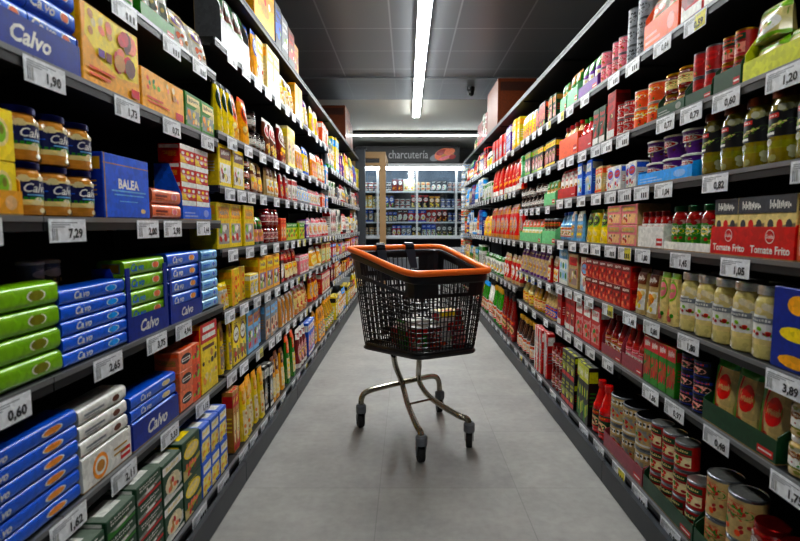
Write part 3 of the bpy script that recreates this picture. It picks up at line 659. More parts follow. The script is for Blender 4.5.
run('R', 1, 673, 698, 2, 3, .18, 'can', 'flat black can with blue and red label', c1='k', c2='db', c3='or_', st='A', top='k', rim='dgy')
run('R', 1, 641, 672, 4, 1, .18, 'box', 'tomato carton with bright red top', c1='g', c2='r', c3='tom', st='G', fd='tom', top='r', d=.06)
run('R', 1, 620, 640, 3, 1, .2, 'bottle', 'red sauce bottle in mauve tray', c1='tom', cap='r', lab='pk', c2='r', c3='w', tray=dict(hf=.06, hs=.17, col='mv', label='mauve', pill='r'))
run('R', 1, 600, 619, 3, 1, .2, 'bottle', 'dark red ketchup bottle', c1='sauce', cap='dr', lab='tan', c2='r', c3='w', tray=dict(hf=.05, hs=.18, col='mv', label='dusky mauve', pill='r'))
run('R', 1, 574, 598, 3, 1, .21, 'box', 'red box framed in white', c1='r', c2='w', c3='r', st='P', fd='tom')
run('R', 0, 736, 860, 4, 2, .24, 'jar', 'dark red jam jar with white label', rows=1, body='sauce', chunk='dr', lid='dr', lab='w', c2='dr', c3='gy', st='A', l0=.25, l1=.6)
run('R', 0, 691, 735, 2, 2, .26, 'can', 'tall beige can with green and red label', c1='bge', c2='r', c3='g', st='B', rows=1, tray=dict(hf=.06, hs=.12, col='dg', label='low green', pill='r'))
run('R', 0, 641, 690, 4, 3, .28, 'can', 'red tomato can with pictured tomatoes', c1='tom', c2='dg', c3='cr', st='P', tray=dict(hf=.06, hs=.12, col='dg', label='broad green', pill='r'))
run('R', 0, 602, 640, 3, 2, .26, 'can', 'wide white and black lidded can', c1='bge', c2='w', c3='k', st='A', top='k', tray=dict(hf=.07, hs=.1, col='mv', label='pinkish', pill='r'))
run('R', 0, 587, 600, 2, 1, .26, 'bottle', 'bright red ketchup bottle', c1='r', cap='r', lab='dg', c2='r', c3='Y')
for a_ in ((6, 615), (6, 634), (6, 664, '0,84'), (6, 697, '0,59', True), (5, 600), (5, 624), (5, 667, '0,77'), (5, 693, '0,79'), (5, 728, '0,60'), (5, 787, '1,20'), (4, 610), (4, 622), (4, 643), (4, 665, '1,04'), (4, 717, '0,82'), (4, 815),
           (3, 619), (3, 644, '1,80'), (3, 682, '1,45'), (3, 737, '1,05'), (2, 609, None, True), (2, 631, '1,48'), (2, 653, '0,80'), (2, 690, '1,80'), (2, 787, '3,89'), (1, 608, None, True), (1, 652, '1,86'), (1, 676, '0,97'), (1, 718, '0,48'), (1, 792, '1,75'),
           (0, 585), (0, 600), (0, 620, None, True), (0, 641), (0, 672, '0,95'), (0, 720, '0,65'), (3, 830), (2, 850)): T('R', *a_)
run('R', 7, 486.4, 496.8, 1, 1, .48, 'box', 'large brown cardboard box', c1='br', c2='choc', c3='br', st='N', d=.4, sidec='br', name='shipping_box')
GT = lambda h=.05, l='mint green': ('mint', h, h * 1.4, l, 1)
RR = [
 (7, 484.2, 486, 1, 1, .3, 'box', 'red upright box', 'dr', 'w', 'r', 'T'), (7, 481.8, 484, 1, 1, .32, 'box', 'green upright box', 'dg', 'w', 'r', 'T'), (7, 477, 481.5, 3, 1, .27, 'box', 'dark maroon box', 'dr', 'k', 'r', 'T'),
 (6, 566, 576, 2, 1, .18, 'bag', 'green noodle bag', 'g', 'tan', 'w', 'P', GT(.09)), (6, 556, 565, 2, 1, .16, 'bag', 'brown noodle bag', 'tan', 'g', 'w', 'P', GT(.08, 'pale green')),
 (6, 545, 554, 3, 1, .16, 'box', 'green and brown curry box', 'dg', 'tan', 'r', 'P'), (6, 532, 544, 4, 1, .17, 'box', 'black box with orange dish', 'k', 'or_', 'r', 'B'), (6, 519, 531, 5, 1, .19, 'bag', 'bright yellow packet', 'YL', 'w', 'or_', 'P'),
 (5, 591, 603, 2, 1, .18, 'box', 'dark green and red box', 'dg', 'r', 'w', 'T'), (5, 577, 590, 3, 1, .17, 'bottle', 'chilli sauce bottle', 'r', 'g', 'w', 0, ('r', .08, .12, 'red', 1)), (5, 558, 576, 4, 1, .19, 'bottle', 'red-capped sauce bottle', 'tan', 'r', 'YL', 0, ('or_', .12, .13, 'amber', 1)),
 (5, 536, 554, 6, 1, .17, 'box', 'black box with yellow band', 'k', 'YL', 'r', 'A'), (5, 524, 535, 4, 1, .18, 'box', 'dark box with green band', 'dgy', 'lg', 'r', 'A'), (5, 519, 523, 2, 1, .18, 'box', 'mint green box', 'mint', 'g', 'w', 'A'),
 (4, 591, 604, 3, 1, .13, 'box', 'cream and orange box', 'cr', 'or_', 'w', 'A'), (4, 575, 590, 3, 1, .18, 'box', 'shiny blue box', 'b', 'w', 'sky', 'P'), (4, 556, 574, 4, 1, .17, 'bag', 'white bag with red base', 'w', 'r', 'or_', 'T', ('r', .06, .07, 'scarlet', 1)),
 (4, 543, 554, 3, 1, .16, 'bag', 'tan bag with green top', 'tan', 'g', 'w', 'P', GT(.08)), (4, 519, 542, 6, 2, .17, 'jar', 'little amber jar with black label', None),
 (3, 568, 579, 3, 1, .17, 'bag', 'frosty white and blue packet', 'sky', 'w', 'gy', 'P'), (3, 556, 567, 3, 1, .17, 'bottle', 'clear bottle with blue cap', 'sky', 'b', 'w'),
 (3, 541, 554, 4, 1, .17, 'can', 'dark can', 'choc', 'or_', 'g', 0, GT(.09)), (3, 519, 540, 6, 1, .17, 'bag', 'green and brown packet', 'mint', 'or_', 'w', 'P', GT(.07, 'soft green')),
 (2, 565, 574, 1, 1, .2, 'box', 'tan box with red panel', 'bge', 'r', 'dr', 'P'), (2, 556, 564, 1, 1, .22, 'box', 'tall white box with green and blue print', 'w', 'sky', 'g', 'G'),
 (2, 545, 554, 3, 1, .18, 'bag', 'crimson packet', 'r', 'bge', 'w', 'P'), (2, 519, 544, 8, 1, .19, 'bag', 'beige rice packet with purple top', 'bge', 'pu', 'dr', 'A'),
 (1, 556, 573, 4, 1, .2, 'box', 'scarlet box', 'r', 'dr', 'w', 'T'), (1, 541, 554, 5, 1, .19, 'bottle', 'white-capped bottle with blue base', 'bge', 'w', 'b'), (1, 530, 540, 4, 1, .19, 'bottle', 'yellowish vinegar bottle', 'gold', 'k', 'cr'), (1, 519, 529, 4, 1, .19, 'bottle', 'pale oil bottle', 'asp', 'b', 'YL'),
 (0, 573, 586, 3, 1, .3, 'box', 'yellow and green tall box', 'k', 'lime', 'g', 'G'), (0, 560, 572, 3, 2, .3, 'box', 'black box with lime stripes', 'k', 'lime', 'r', 'T'), (0, 549, 559, 3, 2, .28, 'jar', 'maroon jar with yellow label', 's'),
 (0, 531, 547, 6, 1, .3, 'box', 'red vertical box', 'r', 'w', 'gy', 'V'), (0, 514, 530, 7, 1, .28, 'bottle', 'dark bottle with gold cap', 'choc', 'gold', 'w'),
 # far right units, where the shelves are spaced wider
 (1, 500, 517, 7, 1, .26, 'bag', 'red pouch with beige foot', 'r', 'bge', 'w', 'A'), (2, 489, 517, 11, 1, .32, 'bag', 'tall red coffee bag', 'r', 'tan', 'dr', 'A'), (3, 491, 517, 10, 1, .3, 'bag', 'tall red pouch', 'r', 'or_', 'w', 'T'), (4, 510, 517, 3, 1, .26, 'box', 'lemon yellow box', 'YL', 'Y', 'w', 'A'), (4, 504, 509, 3, 1, .26, 'box', 'violet box', 'pu', 'w', 'b', 'A'),
 (4, 490, 503, 6, 1, .24, 'box', 'orange-red carton', 'r', 'or_', 'db', 'A'), (0, 500, 512, 8, 1, .4, 'bottle', 'tall dark red wine bottle', 'dr', 'k', 'dr'), (0, 491, 499, 6, 1, .38, 'bottle', 'tall green bottle', 'g', 'gold', 'w'), (1, 482, 499, 8, 1, .2, 'bag', 'white and green sack', 'w', 'g', 'k', 'A'), (3, 482, 490, 4, 1, .2, 'box', 'white and green box', 'w', 'g', 'gy', 'A'), (2, 482, 488, 3, 1, .24, 'bag', 'butter yellow bag', 'YL', 'Y', 'or_', 'A')]
table('R', RR)

# ---- the far ends of both sides: fill every gap with goods in the colours seen there
rg = random.Random(42)
FAR = {'L': {0: ['Y', 'YL', 'tan'], 1: ['r', 'Y', 'dr'], 2: ['r', 'tan', 'pk'], 3: ['w', 'w', 'gy'], 4: ['gy', 'dgy', 'w'], 5: ['YL', 'gy', 'pu'], 6: ['dgy', 'choc', 'tan']},
       'R': {0: ['dr', 'w', 'g'], 1: ['w', 'g', 'cr'], 2: ['or_', 'db', 'w'], 3: ['lb', 'db', 'w'], 4: ['db', 'r', 'k'], 5: ['dr', 'k', 'g']}}
CN = {'Y': 'golden', 'YL': 'yellow', 'tan': 'tan', 'r': 'red', 'dr': 'maroon', 'pk': 'pink', 'w': 'white', 'gy': 'grey', 'dgy': 'dark grey', 'pu': 'purple', 'choc': 'dark brown', 'g': 'green', 'cr': 'cream', 'or_': 'orange', 'db': 'navy', 'lb': 'light blue', 'k': 'black', 'b': 'blue'}
for side in 'LR':
    for bay in range(5, 8):
        for idx, hz in enumerate(HT[side][bay]):
            n_sh = len(HT[side][bay]); top = idx == n_sh - 1
            if top and (side == 'L' or bay > 6): continue
            occ = [o for o in OCC.get((side, idx), []) if o[1] > EDGE[bay] + .01 and o[0] < EDGE[bay+1] - .01]
            y = EDGE[bay] + .02; yend = EDGE[bay+1] - .02; k = 0
            room = .28 if top else HT[side][bay][idx+1] - hz - .045
            cols = FAR[side][idx][:]
            rg.shuffle(cols)
            while y < yend - .15:
                L = min(rg.uniform(.3, .42), yend - y)
                hit = [o for o in occ if o[1] > y and o[0] < y + L]
                if hit: y = max(o[1] for o in hit) + .006; continue
                c = cols[k % 3]; c2 = rg.choice([q for q in ('w', 'r', 'YL', 'k', 'g', 'lb') if q != c]); mk = rg.choice(('bag', 'box', 'box', 'bag'))
                if idx == 0 and side == 'R': mk = 'bottle'
                nm = '%s %s with %s band' % (CN[c], {'bag': 'packet', 'box': 'carton', 'bottle': 'bottle'}[mk], CN[c2])
                h = room * rg.uniform(.6, .92); X = XF(side, idx)
                sgn = -1 if side == 'L' else 1
                a_ = b_ = 0; YS = (y, y + L - .006)
                if mk == 'bottle': run(side, idx, a_, b_, 4, 1, h, mk, nm, ys=YS, c1=c, cap=c2, lab='w')
                else: run(side, idx, a_, b_, rg.choice((3, 4)), 1, h, mk, nm, ys=YS, c1=c, c2=c2, c3='w' if c != 'w' else 'k', st=rg.choice('ABPT'))
                y += L; k += 1

# writing on the curved navy labels of the fish jars, and the chilli jars' slices and bands
for o in list(COL.objects):
    pass
def relabel(kind, fn):
    done = set()
    for o in COL.objects:
        if o.name.split('.')[0] == kind:
            for ch in o.children:
                if ch.name.split('.')[0] == 'paper_label' and ch.data.name not in done:
                    done.add(ch.data.name); fn(o, ch.data)
                    return ch.data
def redo(kind, mk):
    objs = [ch for o in COL.objects if o.name.split('.')[0] == kind for ch in o.children if ch.name.split('.')[0] == 'paper_label']
    if not objs: return
    co = [v.co for v in objs[0].data.vertices]
    z0, z1 = min(c.z for c in co), max(c.z for c in co); r = max(c.x for c in co); cy = (min(c.y for c in co) + max(c.y for c in co)) / 2
    mb = MB(); mk(mb, r, cy, z0, z1 - z0)
    me = mb.mesh('paper_label', smooth=True)
    for ch in objs: ch.data = me
def fishlab(mb, r, cy, z0, h):
    mb.lathe([(r, z0, 'nb', 0), (r, z0 + h, 'nb', 0)], 0, cy, 24); mb.f.pop(); mb.c.pop(); mb.m.pop()
    a = Art(mb, r * PI * .9, h, cylmap(r, cy, z0, h, PI * .9), 0, sub=10)
    a.rect(0, 0, 1, .14, 'g'); a.text('Calvo', .5, .6, .48, 'w', .35, .015, .6); a.rect(.3, .2, .66, .27, 'sky'); a.rect(.05, .5, .18, .56, 'b')
def chillab(mb, r, cy, z0, h):
    mb.lathe([(r, z0, 'k', 0), (r, z0 + h, 'k', 0)], 0, cy, 24); mb.f.pop(); mb.c.pop(); mb.m.pop()
    a = Art(mb, r * PI * .9, h, cylmap(r, cy, z0, h, PI * .9), 0, sub=10)
    a.ell(.5, .38, .42, .13, 'lg', rot=.25, n=16); a.ell(.52, .42, .25, .06, 'asp', rot=.25); a.rect(.35, .72, .62, .9, 'r'); a.rect(.4, .78, .57, .83, 'w'); a.rect(.2, .08, .55, .18, 'w')
redo('fish_jar', fishlab); redo('pickle_jar', chillab)
# ring picture on the front of the white tray of tins
for o in COL.objects:
    if o.name.split('.')[0] == 'display_tray' and o['label'].startswith('white ring-printed'):
        me = o.data; mb = MB(); W = max(v.co.x for v in me.vertices) * 2
        a = Art(mb, W, .085, lambda x, z, o_: (-W/2 + W * x, -o_ - .0008, .085 * z))
        a.ell(.33, .48, .15, .4, 'mar', n=18); a.ell(.33, .48, .11, .28, 'w', n=18); a.ell(.33, .48, .08, .18, 'tan', n=14); a.rect(.6, .6, .9, .66, 'gold'); a.rect(.6, .42, .85, .48, 'gold')
        link('printed_ring', mb.mesh('printed_ring'), parent=o)

# ------------------------------------------------------------------ price tags
M_TAG = plain('tag_paper', lin('e2e5ea'), .35, 0, .3)
def tag_mesh(w, h, txt, yel, rng):
    mb = MB()
    mb.box(-w/2, 0, 0, w/2, .0016, h, lin('eef0f4'))
    a = Art(mb, w, h, lambda x, z, o: (-w/2 + w * x, -o, h * z))
    if yel: a.rect(.5, .04, .98, .96, lin('e9dc3c'))
    g = lin('8c9098'); k = lin('2a2b30')
    for i in range(3): a.rect(.06, .82 - i * .09, .06 + (.7, .5, .35)[i], .86 - i * .09, g)
    a.rect(.06, .1, .09, .6, g); a.rect(.11, .1, .13, .6, g); a.rect(.15, .1, .2, .6, mixc(g, C('w'), .4))
    if txt: a.text(txt, .69, .34, .5, k, 0, .035, .56)
    else:
        for i in range(3): a.rect(.52 + i * .14, .15, .60 + i * .14, .52, k)
    return mb.mesh('price_tag')
TAGS.sort(key=lambda t: t[2])
cache = {}; last = {}; rest = MB(); count = 0
PRICED = {}
for side, idx, y, txt, yel in TAGS:
    if y < .7: continue
    lo = last.get((side, idx), -9)
    if y - lo < .128: 
        if txt is None: continue
        y = lo + .129
    if y > 8.4: continue
    bay = bay_of(y); hz = HT[side][bay][idx]
    # stay clear of the joint between two units with differently spaced shelves
    last[(side, idx)] = y
    w, h = (.127, .054) if bay < 3 else (.105, .05)
    key = (txt, yel, w)
    if key not in cache: cache[key] = tag_mesh(w, h, txt, yel, rg)
    sg = -1 if side == 'L' else 1; rz = PI/2 if side == 'L' else -PI/2
    loc = (sg * (XF(side, idx) - .0065), y, hz - .006 - h)
    count += 1
    if count <= 300:
        o = link('price_tag', cache[key], loc, rz)
        sn = shelf_name(side, bay, idx)
        near = min((q for q in WHAT if q[0] == side and q[1] == idx), key=lambda q: max(q[2] - y, y - q[3], 0))[4]
        lim = 6 if txt else 4
        for cutw in (' in ', ' lettered ', ' framed ', ' with ', ' of '):
            if len(near.split()) > lim: near = near.split(cutw)[0]
        if txt:
            tag(o, 'price tag reading %s under the %s, %s %s unit' % (txt, near, ORD[bay], SIDE[side]), 'price tag')
        else:
            lab = '%s price tag under the %s, %s shelf, %s %s unit' % ('yellow' if yel else 'white', near, sn, ORD[bay], SIDE[side])
            if len(lab.split()) > 16: lab = lab.replace(' display', '').replace(' price tag', ' tag'); print('LONGTAG', lab)
            tag(o, lab, 'price tag', lab)
    else:
        M = Matrix.Translation(loc) @ Matrix.Rotation(rz, 4, 'Z')
        rest.add([M @ Vector(p) for p in [(-w/2, 0, 0), (w/2, 0, 0), (w/2, 0, h), (-w/2, 0, h)]], [(0, 1, 2, 3)], lin('eef0f4'))
        rest.add([M @ Vector(p) for p in [(-w*.05, -.0004, h*.15), (w*.4, -.0004, h*.15), (w*.4, -.0004, h*.5), (-w*.05, -.0004, h*.5)]], [(0, 1, 2, 3)], lin('3a3b40'))
if rest.v:
    o = link('price_tags', rest.mesh('price_tags')); tag(o, 'small white price tags along the rails at the far end of the aisle', 'price tags', kind='stuff')
print('TAGS', count)

# ------------------------------------------------------------------ room
def mat_floor():
    m, nt, b = newmat('floor_concrete_tile')
    tc = nt.nodes.new('ShaderNodeTexCoord')
    mp = nt.nodes.new('ShaderNodeMapping'); mp.inputs['Location'].default_value = (.12, .3, 0); nt.links.new(tc.outputs['Object'], mp.inputs[0])
    br = nt.nodes.new('ShaderNodeTexBrick'); br.offset = 0; br.inputs['Scale'].default_value = 1
    br.inputs['Brick Width'].default_value = .6; br.inputs['Row Height'].default_value = .6; br.inputs['Mortar Size'].default_value = .0022
    br.inputs['Color1'].default_value = lin('9b9995'); br.inputs['Color2'].default_value = lin('959390'); br.inputs['Mortar'].default_value = lin('8b8986')
    nt.links.new(mp.outputs[0], br.inputs[0])
    n1 = nt.nodes.new('ShaderNodeTexNoise'); n1.inputs['Scale'].default_value = 3; n1.inputs['Detail'].default_value = 10; n1.inputs['Roughness'].default_value = .65
    nt.links.new(tc.outputs['Object'], n1.inputs[0])
    n2 = nt.nodes.new('ShaderNodeTexNoise'); n2.inputs['Scale'].default_value = 28; n2.inputs['Detail'].default_value = 6; nt.links.new(tc.outputs['Object'], n2.inputs[0])
    mr = nt.nodes.new('ShaderNodeMapRange'); mr.inputs[1].default_value = .3; mr.inputs[2].default_value = .7; mr.inputs[3].default_value = .8; mr.inputs[4].default_value = 1.16; nt.links.new(n1.outputs[0], mr.inputs[0])
    m2 = nt.nodes.new('ShaderNodeMapRange'); m2.inputs[1].default_value = .3; m2.inputs[2].default_value = .7; m2.inputs[3].default_value = .93; m2.inputs[4].default_value = 1.06; nt.links.new(n2.outputs[0], m2.inputs[0])
    mu = nt.nodes.new('ShaderNodeMath'); mu.operation = 'MULTIPLY'; nt.links.new(mr.outputs[0], mu.inputs[0]); nt.links.new(m2.outputs[0], mu.inputs[1])
    sc = nt.nodes.new('ShaderNodeVectorMath'); sc.operation = 'SCALE'; nt.links.new(br.outputs[0], sc.inputs[0]); nt.links.new(mu.outputs[0], sc.inputs['Scale'])
    nt.links.new(sc.outputs[0], b.inputs['Base Color'])
    r = nt.nodes.new('ShaderNodeMapRange'); r.inputs[3].default_value = .38; r.inputs[4].default_value = .62; nt.links.new(n1.outputs[0], r.inputs[0]); nt.links.new(r.outputs[0], b.inputs['Roughness'])
    return m
def mat_ceil(name, c, joint, rough, metal):
    m, nt, b = newmat(name)
    tc = nt.nodes.new('ShaderNodeTexCoord'); mp = nt.nodes.new('ShaderNodeMapping'); mp.inputs['Location'].default_value = (.15, .02, 0); nt.links.new(tc.outputs['Object'], mp.inputs[0])
    br = nt.nodes.new('ShaderNodeTexBrick'); br.offset = 0; br.inputs['Scale'].default_value = 1; br.inputs['Brick Width'].default_value = .6; br.inputs['Row Height'].default_value = .6
    br.inputs['Mortar Size'].default_value = .009; br.inputs['Mortar Smooth'].default_value = .3
    br.inputs['Color1'].default_value = c; br.inputs['Color2'].default_value = mixc(c, (0, 0, 0, 1), .12); br.inputs['Mortar'].default_value = joint
    nt.links.new(mp.outputs[0], br.inputs[0]); nt.links.new(br.outputs[0], b.inputs['Base Color'])
    b.inputs['Roughness'].default_value = rough; b.inputs['Metallic'].default_value = metal
    return m
def slab(name, x0, y0, z0, x1, y1, z1, mat, label=None):
    mb = MB(); mb.box(x0, y0, z0, x1, y1, z1); o = link(name, mb.mesh(name, [mat])); tag(o, label, kind='structure'); return o
XL, XR, YB, YF, HC = -3.6, 3.8, -1.2, 12.2, 2.95
slab('floor', XL, YB, -.05, XR, YF, 0, mat_floor(), 'grey concrete-look tiled floor')
CE = mat_ceil('ceiling_dark', lin('9a9ea4'), lin('c0c4c8'), .33, .35)
slab('ceiling', XL, YB, HC, XR, 6.3, HC + .05, CE, 'dark grey panelled ceiling over the aisle')
slab('ceiling_far', XL, 6.31, HC, XR, 7.4, HC + .05, mat_ceil('ceiling_mid', lin('7f8387'), lin('888c90'), .35, .3), 'mid grey ceiling strip')
slab('ceiling_end', XL, 7.41, HC, XR, YF, HC + .05, plain('ceiling_pale', lin('dcdcd4'), .6), 'pale ceiling at the end of the aisle')
slab('trim_1', XL, 6.28, HC - .02, XR, 6.33, HC, plain('trim_metal', lin('9a9ea2'), .3, .6), 'metal ceiling joint strip')
WM = plain('wall_grey', lin('6e6f70'), .8, noise=.04)
slab('wall_left', XL - .1, YB, 0, XL, YF, HC, WM); slab('wall_right', XR, YB, 0, XR + .1, YF, HC, WM)
slab('wall_back', XL, YF, 0, XR, YF + .1, HC, WM); slab('wall_front', XL, YB - .1, 0, XR, YB, HC, WM)

# light strip over the aisle
LED = emis('led_white', (.97, 1.0, .99, 1), 48)
def strip(name, x0, y0, x1, y1, z, label, mat, hh=.045):
    r = link(name, None, ((x0 + x1) / 2, (y0 + y1) / 2, z)); cx, cy = r.location.x, r.location.y
    tag(r, label, 'light')
    mb = MB(); mb.box(x0 - cx - .008, y0 - cy, 0, x1 - cx + .008, y1 - cy, hh); link('housing', mb.mesh('housing', [plain('housing_' + name, lin('c9ccd0'), .4)]), parent=r)
    mb = MB(); mb.box(x0 - cx, y0 - cy + .01, -.012, x1 - cx, y1 - cy - .01, -.0005); link('diffuser', mb.mesh('diffuser', [mat]), parent=r)
strip('ceiling_light', .095, 2.1, .195, 8.33, HC - .046, 'long white light strip running down the middle of the ceiling', LED)
strip('ceiling_light', .095, -1.1, .195, .9, HC - .046, 'added dimmer fill light strip, unseen on the ceiling behind the viewpoint', emis('led_fill', (.97, 1.0, .99, 1), 34))  # out-of-view fill, added to brighten the near shelves and the trolley rim
strip('cross_light', -1.3, 9.80, 1.5, 9.86, HC - .075, 'thin white light strip crossing the far end of the ceiling', emis('led_cross', (.95, 1, 1, 1), 40), hh=.04)
mb = MB(); mb.box(-1.35, 9.76, HC - .03, 1.55, 9.90, HC - .0005)
tag(link('light_rail', mb.mesh('light_rail', [M_BACK])), 'black mounting rail above the thin cross light', 'rail')
mb = MB(); mb.lathe([(.045, 0, 'k', 1), (.05, .012, 'k', 1), (.05, .05, 'k', 1)]); 
cam_r = link('ceiling_speaker', mb.mesh('ceiling_speaker', [plain('speaker_black', lin('18181a'), .4)], smooth=True), (.84, 6.75, HC - .051))
tag(cam_r, 'small black round device hanging from the ceiling near the right shelves', 'speaker')
mb = MB(); mb.lathe([(.002, -.065, 'k', 1), (.028, -.055, 'k', 1), (.04, -.03, 'k', 1), (.043, -.001, 'k', 1)]); link('dome', mb.mesh('dome', [plain('dome_black', lin('101012'), .1)], smooth=True), parent=cam_r)

# ------------------------------------------------------------------ chilled cabinet at the end
FX0, FX1, FY = -1.55, 2.0, 11.2
fr = link('chilled_cabinet', None, ((FX0 + FX1) / 2, FY + .35, 0)); fx, fy = fr.location.x, fr.location.y
tag(fr, 'glass-fronted chilled cabinet of sliced meats across the end of the aisle', 'fridge')
def fp(name, boxes, mat, parent=fr):
    mb = MB()
    for (a, b, c, d, e, f) in boxes: mb.box(a - fx, b - fy, c, d - fx, e - fy, f)
    return link(name, mb.mesh(name, [mat]), parent=parent)
MF = plain('cabinet_grey', lin('8a8f96'), .4, .4); MFD = plain('cabinet_inside', lin('454e5a'), .5); MW = plain('cabinet_white', lin('dcdfe2'), .4)
fp('carcass', [(FX0, FY + .6, .1, FX1, FY + .66, 2.5), (FX0, FY, .1, FX0 + .04, FY + .6, 2.5), (FX1 - .04, FY, .1, FX1, FY + .6, 2.5)], MFD)
fp('base', [(FX0, FY - .12, 0, FX1, FY + .66, .42)], MF)
fp('well_front', [(FX0, FY - .14, .42, FX1, FY - .11, .66)], MW)
fp('sill', [(FX0, FY - .05, .845, FX1, FY + .02, .89)], MW)
fp('canopy', [(FX0, FY - .12, 2.42, FX1, FY + .6, 2.49)], plain('canopy_pale', lin('e0e2e4'), .5))
fp('canopy_light', [(FX0 + .03, FY - .10, 2.385, FX1 - .03, FY - .03, 2.418)], emis('led_fridge', (.85, .95, 1, 1), 16))
fp('interior_light', [(FX0 + .06, FY + .05, 2.39, FX1 - .06, FY + .09, 2.41)], emis('led_inner', (.8, .92, 1, 1), 26))
SZ = [.43, .89, 1.22, 1.53, 1.90]
for z in SZ[1:]:
    s_ = fp('shelf', [(FX0 + .045, FY + .1, z - .02, FX1 - .045, FY + .59, z)], MF)
    fp('shelf_rail', [(FX0 + .045, FY + .085, z - .03, FX1 - .045, FY + .099, z + .005)], MW, s_)
GL = bpy.data.materials.new('door_glass'); GL.use_nodes = True
nt = GL.node_tree; nt.nodes.clear(); out = nt.nodes.new('ShaderNodeOutputMaterial'); mx = nt.nodes.new('ShaderNodeMixShader'); mx.inputs[0].default_value = .07
t1 = nt.nodes.new('ShaderNodeBsdfTransparent'); t1.inputs[0].default_value = (.92, .96, .98, 1); g1 = nt.nodes.new('ShaderNodeBsdfGlossy'); g1.inputs['Roughness'].default_value = .05
nt.links.new(t1.outputs[0], mx.inputs[1]); nt.links.new(g1.outputs[0], mx.inputs[2]); nt.links.new(mx.outputs[0], out.inputs[0])
dw = (FX1 - FX0 - .06) / 4
for i in range(4):
    a0 = FX0 + .03 + dw * i; a1 = a0 + dw - .006
    d_ = fp('door', [(a0, FY, .895, a0 + .02, FY + .03, 2.38), (a1 - .02, FY, .895, a1, FY + .03, 2.38), (a0, FY, 2.355, a1, FY + .03, 2.38), (a0, FY, .895, a1, FY + .03, .92)], MW)
    fp('pane', [(a0 + .02, FY + .012, .92, a1 - .02, FY + .018, 2.355)], GL, d_)
    fp('handle', [(a1 - .05, FY - .03, 1.5, a1 - .035, FY - .005, 1.9), (a1 - .05, FY - .03, 1.5, a1 - .035, FY, 1.52), (a1 - .05, FY - .03, 1.88, a1 - .035, FY, 1.9)], MF, d_)
rf = random.Random(8)
pal = ['w', 'gy', 'w', 'r', 'cr', 'dr', 'pk', 'dgy', 'gy', 'lg', 'dgy', 'k', 'w', 'db']
for si, z in enumerate(SZ):
    x = -1.0
    while x < 1.35:
        c = rf.choice(pal if si else ['Y', 'YL', 'g', 'r', 'Y', 'w']); k = rf.randint(2, 3); w = rf.uniform(.10, .14); h = rf.uniform(.24, .29) if si else .2
        c2 = rf.choice([q for q in ('w', 'k', 'r', 'b', 'Y') if q != c]); mkf = rf.choice(('bag', 'box', 'cup')) if si else 'box'
        pk = MK[mkf](w - .006, h if mkf != 'cup' else .1, .06 if mkf != 'cup' else w, rf, c1=c, c2=c2, c3='w' if c != 'w' else 'r', st=rf.choice('ABP'))
        CN.update(sky='pale blue', lg='lime', cyan='cyan', tan='tan')
        lab = '%s chilled %s with %s panel, %s level of the end cabinet' % (CN[c], {'bag': 'packet', 'box': 'pack', 'cup': 'tub'}[mkf], CN[c2], ('lowest', 'second', 'third', 'fourth', 'top')[si])
        for q in [q_ + t_ * 100 for q_ in range(k) for t_ in range(2 if mkf == 'cup' or (si and h < .0) else 1)]:
            tz = (q // 100) * .105; q = q % 100
            o = link('chilled_' + {'bag': 'packet', 'box': 'pack', 'cup': 'tub'}[mkf], pk.mesh, (x + w * (q + .5), FY + (.12 if si else .0), z + .001 + tz), 0)
            tag(o, lab, {'bag': 'bag', 'box': 'pack', 'cup': 'tub'}[mkf], lab)
        x += w * k + .004
# header sign with the counter's name and a picture of cured ham
hd = link('header_sign', None, (.25, FY - .16, 2.50)); tag(hd, 'black header sign lettered charcutería with a cured meat picture', 'sign')
mb = MB(); mb.box(-1.35, 0, 0, .89, .03, .355); link('board', mb.mesh('board', [plain('sign_black', lin('1d1b1e'), .4)]), parent=hd)
mb = MB(); a = Art(mb, 1.0, .355, lambda x, z, o: (-.72 + x, -o, .355 * z)); a.text('charcutería', .5, .5, .5, lin('a9a9ac'), 0, .0, .86)
link('lettering', mb.mesh('lettering'), parent=hd)
mb = MB(); a = Art(mb, .62, .355, lambda x, z, o: (.24 + .62 * x, -o - .001, .355 * z))
for (x, z, rx, rz_, c) in ((.2, .3, .2, .2, 'gy'), (.5, .5, .34, .36, 'sal'), (.42, .62, .2, .16, 'tom'), (.62, .4, .24, .2, 'tan'), (.7, .66, .2, .2, 'sal'), (.55, .3, .25, .1, 'pk'), (.8, .35, .12, .14, 'tom')): a.ell(x, z, rx, rz_, C(c), n=16, rot=.3)
link('meat_picture', mb.mesh('meat_picture'), parent=hd)

# wooden frame and dark post at the left end
MWO = plain('pale_wood', lin('a98a62'), .55, noise=.18, nscale=9)
wf = link('wooden_frame', None, (-.62, 9.1, 0)); tag(wf, 'pale wooden frame of posts and beam at the left end of the aisle', 'frame')
for nm, bx in (('post', (.13, -.1, 0, .24, .0, 2.44)), ('post', (-.4, -.1, 0, -.29, .0, 2.44)), ('beam', (-.29, -.095, 2.33, .13, -.005, 2.44)), ('beam', (.135, .0, 2.33, .235, 1.2, 2.44)), ('beam', (-.29, -.09, 2.2, .13, -.01, 2.25))):
    mb = MB(); mb.box(*bx); link(nm, mb.mesh(nm, [MWO]), parent=wf)
ep = link('end_post', None, (-.775, 8.56, 0)); tag(ep, 'dark grey upright end post beside the farthest left shelves', 'post')
mb = MB(); mb.box(-.09, -.06, .0, .07, .06, 2.42); link('column', mb.mesh('column', [plain('post_grey', lin('4a4e54'), .4, .4)]), parent=ep)
mb = MB(); mb.box(-.11, -.08, 2.42, .09, .08, 2.44); link('cap', mb.mesh('cap', [M_SHELF]), parent=ep)
